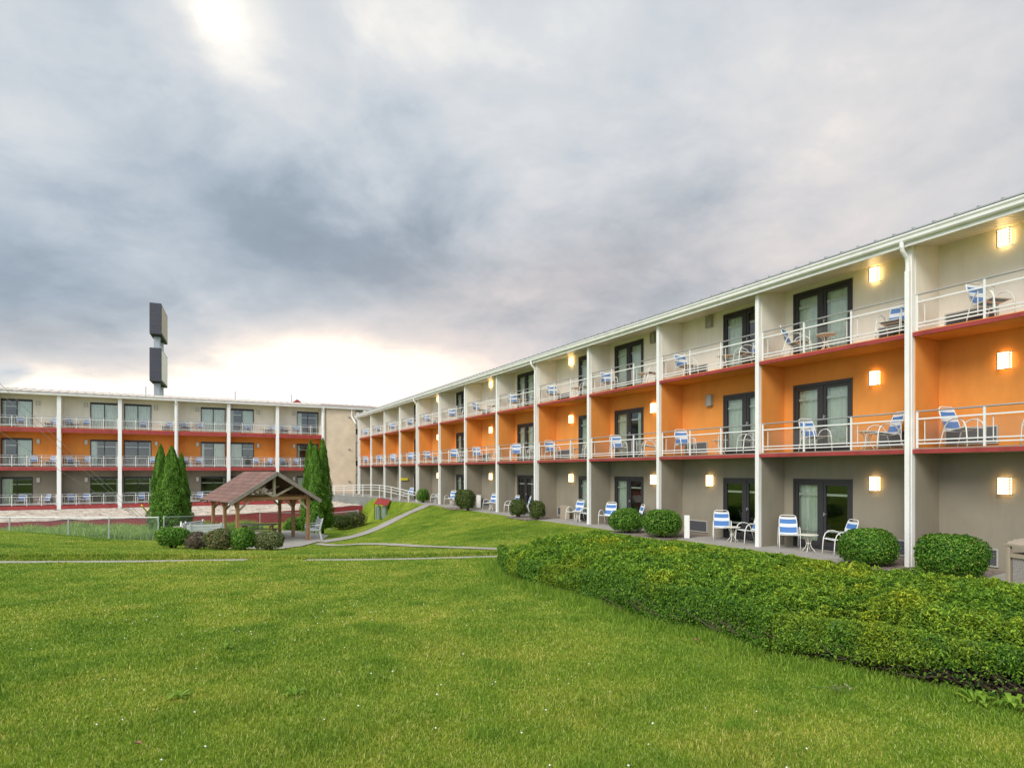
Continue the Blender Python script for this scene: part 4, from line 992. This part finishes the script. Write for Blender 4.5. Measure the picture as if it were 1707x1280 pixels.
tag(pr, 'open timber picnic pavilion with brown shingled gable roof on a concrete patio', 'pavilion')

def make_picnic():
    r_ = empty('picnic_table'); t = MB()
    for i in range(5): t.cbox(-.92, .92, -.36+i*.146, -.36+i*.146+.138, .71, .75, .004)
    t.build('table_top', 'wood_grey', r_)
    for s_ in (-1, 1):
        q_ = MB()
        for i in range(2): a = s_*.60+i*s_*.146; q_.cbox(-.92, .92, min(a, a+s_*.138), max(a, a+s_*.138), .42, .455, .004)
        q_.build('bench_seat', 'wood_grey', r_)
        f = MB(); x_ = s_*.65
        f.beam((x_, -.70, 0), (x_, -.18, .70), .05, .10); f.beam((x_, .70, 0), (x_, .18, .70), .05, .10); f.beam((x_+.05*s_, -.86, .37), (x_+.05*s_, .86, .37), .045, .10); f.beam((x_+.052*s_, -.36, .66), (x_+.052*s_, .36, .66), .045, .09)
        f.build('leg_frame', 'wood_post', r_)
    return r_
o = make_picnic(); o.location = (-13.2, 31.6, -1.33); o.rotation_euler.z = R(8); tag(o, 'weathered wooden picnic table with attached benches under the pavilion roof', 'picnic table')
def make_bench(L=1.5):
    r_ = empty('bench'); s_ = MB()
    for i in range(4): s_.cbox(-L/2, L/2, -.22+i*.115, -.22+i*.115+.095, .42, .445, .004)
    s_.build('seat', 'bench_white', r_)
    b = MB()
    for i in range(4): z = .52+i*.105; y = .25+i*.028; b.beam((-L/2, y, z), (L/2, y, z), .022, .088, (0, .25, 1))
    b.build('backrest', 'bench_white', r_)
    for sx in (-1, 1):
        f = MB(); x = sx*(L/2-.12)
        f.beam((x, -.2, 0), (x, -.16, .42), .05, .06); f.beam((x, .32, 0), (x, .22, .42), .05, .07); f.beam((x, .24, .40), (x, .37, .93), .05, .06); f.beam((x, -.22, .395), (x, .25, .395), .045, .05)
        f.beam((x, -.2, .62), (x, .28, .64), .06, .035); f.beam((x, -.2, .42), (x, -.2, .62), .05, .05)
        f.build('end_frame', 'bench_white', r_)
    return r_
bn_ = make_bench(1.35); X_, Y_ = px_at(526, 897, 32)[:2]; bn_.scale = (1.15, 1.15, 1.18); bn_.location = (-10.45, 31.75, -1.34); bn_.rotation_euler.z = R(-62)
tag(bn_, 'white slatted bench right of the pavilion, seen from its side', 'bench', 'white benches at the pavilion')
b2_ = copy_tree(bn_); b2_.location = (-14.3, 28.4, -1.32); b2_.rotation_euler.z = R(205)
tag(b2_, 'white slatted bench turned to the pavilion, behind the reddish shrub', 'bench', 'white benches at the pavilion')
b3_ = copy_tree(bn_); b3_.location = (-15.9, 29.7, -1.32); b3_.rotation_euler.z = R(262)
tag(b3_, 'white slatted bench seen from its end, behind the bare brown shrub', 'bench', 'white benches at the pavilion')
# round wooden table with a white cup left of the benches
rt = empty('round_table', (-16.6, 30.6, -1.36)); b = MB(); b.lathe([(.42, .70), (.43, .71), (.43, .75), (.42, .76)], 20); b.build('table_top', 'wood_grey', rt)
b = MB(); b.lathe([(.09, 0), (.08, .1), (.07, .70)], 10); b.build('pedestal', 'wood_post', rt)
for k in range(3):
    b = MB(); a = k*2.1; b.beam((0, 0, .06), (math.cos(a)*.38, math.sin(a)*.38, .03), .08, .06); b.build('foot', 'wood_post', rt)
tag(rt, 'brown round table left of the white benches, a white cup on it', 'table')
b = MB(); b.lathe([(.05, 0), (.055, .02), (.05, .15), (.03, .19), (.032, .25), (.0, .255)], 12); o = b.build('cup', 'chair_white', None, (-16.6, 30.5, -.598)); tag(o, 'white cup standing on the brown round table', 'cup')

# ---------------------------------------------------------------- fences, railing, wires, small structures
def chain_fence(pts, label, h=1.22, zs=None):
    p0 = pts[0]; root = empty('chain_link_fence', (p0[0], p0[1], gz(*p0)))
    tz = []
    for i, p in enumerate(pts):
        z = gz(*p); zt = z+h if zs is None else zs[i]; tz.append(zt); b = MB(); b.lathe([(.035, z-.1-root.location.z), (.035, zt-root.location.z), (.02, zt+.05-root.location.z)], 8)
        b.build('post', 'galv', root, (p[0]-p0[0], p[1]-p0[1], 0))
    for i in range(len(pts)-1):
        a, c = pts[i], pts[i+1]; L = math.hypot(c[0]-a[0], c[1]-a[1]); ang = math.atan2(c[1]-a[1], c[0]-a[0])
        b = MB(); za, zc = tz[i]-root.location.z, tz[i+1]-root.location.z; b.tube([(0, 0, za), (L, 0, zc)], .022, 6); b.build('top_rail', 'galv', root, (a[0]-p0[0], a[1]-p0[1], 0), ang)
        b = MB(); ga, gc = gz(*a)-root.location.z, gz(*c)-root.location.z; b.add([(0.04, 0, ga), (L-.04, 0, gc), (L-.04, 0, zc), (.04, 0, za)], [(0, 1, 2, 3)])
        b.build('mesh_panel', 'chain_link', root, (a[0]-p0[0], a[1]-p0[1], 0), ang)
    return tag(root, label, 'fence')
FX = [(px-CX)/F*32 for px in (-130, -75, 16, 114, 182, 264)]
chain_fence([(x, 32+.0*i) for i, x in enumerate(FX)], 'galvanised chain-link fence along the crest of the lawn, left of the arborvitae', zs=[-.22, -.23, -.25, -.28, -.28, -.26])
chain_fence([(FX[-1]+.12, 32.3), (-17.5, 36.8), (-17.0, 41), (-13.2, 44.2), (-11.4, 45.0)], 'grey chain-link fence running behind the pavilion towards the concrete wall')

rl = empty('walkway_railing', (*TER[0], 0)); o0 = Vector((*TER[0], 0))
tp = [Vector((x, y, z)) for (x, y), z in zip(TER, (.76, .95, 1.02, .98, .85, .80))]
full = []
for a, c in zip(tp[:-1], tp[1:]):
    for q_ in (0, .5): full.append(a.lerp(c, q_))
full.append(tp[-1])
b = MB(); b.tube([p-o0 for p in full], .035, 6); b.tube([p-o0-Vector((0, 0, .42)) for p in full], .028, 6); b.tube([p-o0-Vector((0, 0, .2)) for p in full], .022, 6); b.build('rails', 'rail_white', rl)
for p in full: 
    b = MB(); b.tube([(0, 0, -.05), (0, 0, p.z)], .04, 6); b.build('post', 'rail_white', rl, (p.x-o0.x, p.y-o0.y, 0))
tag(rl, 'curved white pipe railing along the walkway joining the two wings', 'railing')

sh = empty('pump_shed', (-10.1, 45.6, -2.1)); b = MB()
b.add([(-.75, -.6, 1.78), (.75, -.6, 1.55), (.95, .7, 2.1), (-.55, .7, 2.35), (-.75, -.6, 1.84), (.75, -.6, 1.61), (.95, .7, 2.16), (-.55, .7, 2.41)], [(0, 3, 2, 1), (4, 5, 6, 7), (0, 1, 5, 4), (1, 2, 6, 5), (2, 3, 7, 6), (3, 0, 4, 7)])
b.build('roof', 'red_trim', sh)
for x in (-.38, .38): b = MB(); b.smooth = False; b.lathe([(.33, 0), (.33, 1.35), (.25, 1.5)], 14); b.build('tank', 'tank_green', sh, (x, 0, 0))
for x, y, z in ((-.7, -.5, 1.8), (.72, -.5, 1.56), (.85, .6, 2.05), (-.5, .6, 2.3)): b = MB(); b.box(x-.03, x+.03, y-.03, y+.03, 0, z); b.build('post', 'wood_dark', sh)
sh.scale = (.66, .66, .66); sh.location = (-9.85, 45.9, -1.45)
tag(sh, 'two grey-green tanks under a small slanted red roof below the walkway', 'shed')
b = MB(); b.beam((-8.3, 42.0, -1.0), (-9.6, 44.6, -1.9), .5, .35); tag(b.build('retaining_wall', 'concrete'), 'short pale concrete curb climbing the grass slope below the walkway', 'wall')

# utility sign tower
tw = empty('sign_tower', (-44.6, 76.0, -1.5), R(24)); zb = 1.5
def sbox(z0, z1, name, face):
    b = MB(); b.cbox(-.65, .65, 0, 7.0, z0+zb, z1+zb, .05); o = b.build(name, 'sign_dark', tw)
    for s_ in (-1, 1):
        x = s_*.654; b = MB(); b.box(min(x, x+s_*.02), max(x, x+s_*.02), .22, 6.78, z0+zb+.2, z1+zb-.2); b.build('face_panel', face, o)
    b = MB()
    for zz in (.33, .66): b.box(-.655, .655, -.012, -.001, z0+zb+(z1-z0)*zz-.02, z0+zb+(z1-z0)*zz+.02)
    for xx in (-.3, 0, .3): b.box(xx-.05, xx+.05, -.03, -.013, z0+zb+.35, z0+zb+.45)
    b.build('seam', 'grille_grey', o)
    b = MB()
    for yy in (1.3, 5.0): b.box(-.45, .45, yy-.3, yy+1.0, z0+zb-.14, z0+zb-.002)
    b.build('saddle', 'sign_dark', o)
    return o
sbox(19.35, 23.2, 'sign_box', 'sign_beige'); sbox(13.45, 17.6, 'sign_box', 'sign_pale')
for y in (1.65, 5.35): b = MB(); b.cbox(-.34, .34, y-.34, y+.34, 0, 19.4+zb, .03); b.build('pole', 'steel', tw)
tag(tw, 'tall twin-post sign tower with two dark boxes rising behind the left wing', 'sign tower')

def wire(a, c, label, r=.012):
    A, B_ = Vector(px_at(*a)), Vector(px_at(*c)); o = A; pts = []
    for i in range(13):
        q_ = i/12; p = A.lerp(B_, q_)-o; p.z -= .25*math.sin(math.pi*q_); pts.append(p)
    b = MB(); b.tube(pts, [r]*13, 5); return tag(b.build('guy_wire', 'galv', None, o), label, 'wire', 'guy wires crossing in front of the left wing')
wire((246, 868, 43), (-160, 480, 24), 'upper guy wire, steepest, starting at the yellow guard', .011)
wire((243, 869, 43), (-160, 610, 26), 'lower guy wire crossing the far left bays at a shallow slope', .011)
wire((241, 870, 43), (-160, 500, 25), 'middle guy wire just under the steepest one', .010)
A, B_ = Vector(px_at(249, 858, 42.9)), Vector(px_at(236, 842, 42.0)); b = MB(); b.tube([A-A, B_-A], .05, 8); tag(b.build('guy_guard', 'yellow', None, A), 'yellow sleeve over the foot of the guy wires beside the arborvitae', 'guard')

# litter bin
tb = empty('litter_bin', (9.16, 10.62, gz(9.16, 10.62)), R(12)); hw = .30
b = MB()
for sx in (-1, 1):
    for sy in (-1, 1): b.cbox(min(sx*(hw-.075), sx*hw), max(sx*(hw-.075), sx*hw), min(sy*(hw-.075), sy*hw), max(sy*(hw-.075), sy*hw), .0, .90, .014)
for sy in (-1, 1):
    y = sy*(hw-.03); b.box(-hw+.077, hw-.077, y-.025, y+.025, .66, .73); b.box(-hw+.077, hw-.077, y-.025, y+.025, .06, .12)
    y = sy*(hw-.03); b.box(y-.025, y+.025, -hw+.077, hw-.077, .66, .73); b.box(y-.025, y+.025, -hw+.077, hw-.077, .06, .12)
b.build('frame', 'can_tan', tb)
b = MB()
for sy in (-1, 1): y = sy*(hw-.05); b.box(-hw+.08, hw-.08, y-.012, y+.012, .121, .659); b.box(y-.012, y+.012, -hw+.10, hw-.10, .121, .659)
b.build('panel', 'pebble', tb)
b = MB(); vs = []; n_ = 13
for i in range(n_):
    for j in range(n_):
        u, v_ = -1+2*i/(n_-1), -1+2*j/(n_-1); rr_ = max(abs(u), abs(v_)); vs.append((u*(hw+.012), v_*(hw+.012), .895+.115*(1-rr_**3.2)))
b.sheet(vs, n_, n_); b.box(-hw-.01, hw+.01, -hw-.01, -hw+.03, .86, .897); b.box(-hw-.01, hw+.01, hw-.03, hw+.01, .86, .897); b.box(-hw-.01, -hw+.03, -hw+.03, hw-.03, .86, .897); b.box(hw-.03, hw+.01, -hw+.03, hw-.03, .86, .897)
b.build('lid', 'can_tan', tb)
b = MB(); b.lathe([(.21, .2), (.22, .70), (.20, .72), (.19, .70)], 18); b.build('liner', 'grille_dark', tb)
tag(tb, 'tan litter bin with pebbled panels and domed lid at the right edge behind the hedge', 'litter bin')

# leaning panels and boxes on the patio, small yellow sign
def panel(t_, s_, w_, h_, ang, lab, m='white_paint'):
    p = WR(t_, s_); b = MB(); b.cbox(-w_/2, w_/2, -.03, .03, 0, h_, .006)
    for i in range(4): b.box(-w_/2+.04, w_/2-.04, -.036, -.031, .08+i*h_*.22, .10+i*h_*.22)
    return tag(b.build('screen_panel', m, None, (p.x, p.y, 0), TH+R(ang)), lab, 'panel')
panel(14.35, 14.78, .17, .74, -40, 'narrow white panel standing right of the larger boxwood on the gravel')
panel(15.3, 33.0, .62, .75, -80, 'white panel left of a chair beside the tall pair of dark bushes')
panel(15.25, 23.4, .55, .60, -75, 'beige panel beside the dull green bush near the fifth post', 'can_tan')
p = WR(14.86, 45.60); b = MB(); b.cbox(-.28, .28, -.02, .02, -.09, .09, .004); o = b.build('notice_sign', 'yellow', None, (p.x, p.y, 1.55), TH); tag(o, 'small yellow sign on the taupe partition near the far end of the right wing', 'sign')

# ---------------------------------------------------------------- grass
def blades(name, X, Y, L, Wd, m, label, cat='grass', lean=.6, kind='stuff', seg2=True, var=None):
    n = len(X); Z = H(X, Y)-.008; a = rng.uniform(0, 2*np.pi, n); la = rng.uniform(0, 2*np.pi, n); ln = rng.uniform(.1, lean*1.6, n)*L
    dx_, dy_ = np.cos(la)*ln, np.sin(la)*ln; wx, wy = np.cos(a)*Wd/2, np.sin(a)*Wd/2; hh = np.sqrt(np.maximum(L*L-ln*ln*.8, (L*.3)**2))
    B0 = np.stack([X-wx, Y-wy, Z], 1); B1 = np.stack([X+wx, Y+wy, Z], 1)
    Mx, My, Mz = X+dx_*.35, Y+dy_*.35, Z+hh*.62
    M0 = np.stack([Mx-wx*.8, My-wy*.8, Mz], 1); M1 = np.stack([Mx+wx*.8, My+wy*.8, Mz], 1); T_ = np.stack([X+dx_, Y+dy_, Z+hh], 1)
    V_ = np.stack([B0, B1, M1, M0, T_], 1).reshape(-1, 3); i0 = np.arange(n)*5
    tri = np.stack([i0, i0+1, i0+2, i0, i0+2, i0+3, i0+3, i0+2, i0+4], 1).reshape(-1)
    v_ = rng.uniform(0, 1, n) if var is None else var
    o = np_mesh(name, V_, tri, 3, m, np.repeat(v_, 5)); return tag(o, label, cat if kind != 'stuff' else None, None, kind)
patch = np.array(PATIO2)
def blocked(X, Y, mg=.0):
    T, S = toTS(X, Y); k = (T > 13.42+.08*np.sin(S*2.3)) | ((T > 12.25) & (S > 2) & (S < 9.2))
    k |= inside(X, Y, patch) & (bdist(X, Y, patch) > .05) | inside(X, Y, poly)
    for pts, w_ in ((DIAG, .42), (BR, .20), (SW_L, .15), (SW_R, .19)): k |= segdist(X, Y, pts)[0] < w_*(1+.35*np.sin(X*3.1)*np.sin(X*1.3+2))
    return k
n = 2000000; r0, r1 = 2.2, 44
u = rng.uniform(0, 1, n); al = .55                          # denser close to where people walk, thinner far out
rd = (r0**al+(r1**al-r0**al)*u)**(1/al); ph = rng.uniform(-.86, .80, n)
X, Y = rd*np.sin(ph), rd*np.cos(ph); k = ~blocked(X, Y); T, S = toTS(X, Y); k &= (S < 43) & (H(X, Y) > -1.42)
X, Y, rd = X[k], Y[k], rd[k]
tuft = np.sin(X*2.3+np.sin(Y*1.9)*1.5)*np.sin(Y*2.7+np.sin(X*1.7))
L = (rng.uniform(.022, .046, len(X))+.016*np.clip(tuft, 0, 1))*np.clip(1-(rd-6)/60, .6, 1); Wd = np.clip(.0010+.00105*rd, .0032, .03)
blades('grass', X, Y, L, Wd, 'grass', 'mown lawn grass with light and dark patches', lean=.75)
# broader clover-like clumps and taller tufts breaking up the lawn
def clumps(n, cx_n, spread, Lr, Wr, m, label, rmin=2.6, rmax=15, sd=3):
    r_ = np.random.default_rng(sd); cr, cp = rmin+(rmax-rmin)*r_.uniform(0, 1, cx_n)**1.3, r_.uniform(-.8, .75, cx_n)
    i = r_.integers(0, cx_n, n); sp_ = spread*r_.uniform(.4, 1.3, cx_n)[i]; X = cr[i]*np.sin(cp[i])+r_.normal(0, 1, n)*sp_; Y = cr[i]*np.cos(cp[i])+r_.normal(0, 1, n)*sp_*.8
    k = ~blocked(X, Y); X, Y = X[k], Y[k]; blades('grass', X, Y, rng.uniform(*Lr, len(X)), np.clip(rng.uniform(*Wr, len(X))*(.6+np.hypot(X, Y)*.07), .003, .03), m, label, lean=.9)
clumps(70000, 90, .16, (.035, .085), (.004, .007), 'long_grass', 'taller dark green tufts in the lawn', sd=4)
clumps(60000, 60, .30, (.016, .034), (.010, .016), 'broadleaf', 'low clover leaves patching the lawn', sd=5)
# longer dark fringe at the hedge foot and along the sidewalk edges
ps, ns = along(front, 22000); off = np.abs(rng.normal(0, .20, len(ps)))+.02; X = ps[:, 0]+ns[:, 0]*off; Y = ps[:, 1]+ns[:, 1]*off
if (ns[:, 1] > 0).mean() > .5: X = ps[:, 0]-ns[:, 0]*off; Y = ps[:, 1]-ns[:, 1]*off
blades('long_grass', X, Y, rng.uniform(.05, .15, len(X))*np.clip(1.25-(X-.5)*.16, .5, 1.2), np.full(len(X), .006), 'long_grass', 'longer dark grass along the foot of the hedge', lean=.6)
ps, ns = along([(-22, 15.12)]+[(x, y+.33) for x, y in SW_L[1:]]+[(x, y+.33) for x, y in SW_R], 26000); off = rng.normal(0, .06, len(ps))
blades('long_grass', ps[:, 0], ps[:, 1]+off, rng.uniform(.05, .11, len(ps)), np.full(len(ps), .014), 'grass', 'uncut grass fringe on the far edge of the sunken sidewalk', lean=.7)
n = 60000; X = rng.uniform(-34, -17.6, n); Y = rng.uniform(32.1, 43, n); k = toTS(X, Y)[1] < 52.4; X, Y = X[k], Y[k]
cl = np.sin(X*1.1+Y*.6)*np.sin(Y*1.3-X*.4)*.5+.5
blades('weeds', X, Y, rng.uniform(.25, .75, len(X))*(.35+.85*cl), np.full(len(X), .035), 'weeds', 'tall weeds between the chain-link fence and the red wall', lean=.5)
# clover flowers, weeds and litter on the lawn
n = 120; c_ = rng.integers(0, 16, n); cr_, cp_ = rng.uniform(3.2, 11, 16), rng.uniform(-.65, .5, 16); rd = cr_[c_]+rng.normal(0, .7, n); ph = cp_[c_]+rng.normal(0, .10, n); X = rd*np.sin(ph); Y = rd*np.cos(ph); k = ~blocked(X, Y); X, Y = X[k], Y[k]
b = MB()
for x, y in zip(X, Y):
    z = gz(x, y)+.052; r_ = rng.uniform(.005, .009)
    b.add([(x+dx_*r_, y+dy_*r_, z+dz_*r_) for dx_, dy_, dz_ in ((1, 0, 0), (-1, 0, 0), (0, 1, 0), (0, -1, 0), (0, 0, 1), (0, 0, -1))], [(0, 2, 4), (2, 1, 4), (1, 3, 4), (3, 0, 4), (2, 0, 5), (1, 2, 5), (3, 1, 5), (0, 3, 5)])
tag(b.build('clover_flowers', 'petal'), 'tiny white clover flowers scattered over the lawn', kind='stuff')
def rosette(px, py, r_, h_, nl, label, sz=.09, seed=0):
    x, y = ground(px, py); root = empty('weed', (x, y, gz(x, y))); b = MB()
    for i in range(nl):
        a = i*2.399+rng.uniform(-.3, .3); q_ = rng.uniform(.35, 1); L_ = r_*q_; hz = h_*rng.uniform(.35, 1); ca, sa = math.cos(a), math.sin(a); w_ = sz*.26*rng.uniform(.7, 1.2)
        vs = [(0, 0, .01)]
        for f, ww in ((.35, .6), (.65, 1), (.85, .7)):
            x_, z_ = L_*f, hz*math.sin(f*2.2); vs += [(ca*x_-sa*w_*ww, sa*x_+ca*w_*ww, z_+.008), (ca*x_+sa*w_*ww, sa*x_-ca*w_*ww, z_+.008)]
        x_, z_ = L_, hz*math.sin(2.3)*.9; vs.append((ca*x_, sa*x_, z_))
        b.add(vs, [(0, 2, 1), (1, 2, 4, 3), (3, 4, 6, 5), (5, 6, 7)])
    o = b.build('leaf_cluster', 'broadleaf', root); me = o.data; ca_ = me.color_attributes.new('var', 'FLOAT_COLOR', 'POINT')
    for i, v_ in enumerate(ca_.data): v_.color = (random.random(), 0, 0, 1)
    return tag(root, label, 'weed', 'broad-leaved weeds in the lawn')
rosette(1455, 1118, .16, .22, 30, 'leafy weed hiding the bare twigs in the middle of the hedge front', .07)
rosette(1500, 1128, .15, .18, 26, 'leafy weed left of the barest twigs at the hedge front', .07)
rosette(1625, 1176, .17, .12, 16, 'large pale weed at the right end of the hedge foot', .09)
rosette(1688, 1188, .16, .14, 14, 'pale weed touching the right edge of the photo', .09)
rosette(936, 985, .15, .13, 12, 'pale weed at the hedge foot near its left end', .09)
rosette(376, 1083, .12, .08, 12, 'dark rosette weed in the open lawn, left of centre', .07)
rosette(300, 1165, .14, .06, 16, 'dark flat weed in the lawn nearest the lower left corner', .06)
rosette(490, 1162, .13, .07, 14, 'dull green weed in the middle of the near lawn', .06)
def fallen(px, py, label):
    x, y = ground(px, py); b = MB(); s_ = .035
    b.add([(-s_, 0, .02), (0, -s_*.6, .035), (s_*1.2, 0, .02), (0, s_*.6, .04)], [(0, 1, 2), (0, 2, 3)]); o = b.build('fallen_leaf', 'dead_leaf', None, (x, y, gz(x, y)+.035), rng.uniform(0, 6)); return tag(o, label, 'leaf')
fallen(1098, 1045, 'curled pinkish leaf on the lawn closest to the hedge'); fallen(1161, 1075, 'reddish leaf on the lawn below the hedge, right of the curled one')
fallen(230, 1253, 'brown leaf in the near lawn at the lower left')
x, y = ground(1400, 1162); tr = empty('broken_twig', (x, y, gz(x, y)+.05), .2); b = MB()
b.tube([(-.18, .12, .01), (-.05, .02, .02), (.04, -.03, .01), (.16, .03, .02)], [.006, .005, .004, .003], 5); b.tube([(-.05, .02, .02), (.02, -.05, .0), (.10, -.06, .01)], [.004, .003, .002], 5); b.build('stick', 'broadleaf', tr)
P_ = np.array([[rng.uniform(-.12, .14), rng.uniform(-.02, .08), .02] for _ in range(26)]); leaves('foliage', P_, np.tile([0, 0, 1.], (26, 1)), .045, 'pale_bush', tr)
tag(tr, 'broken leafy green twig lying on the lawn before the hedge', 'twig')
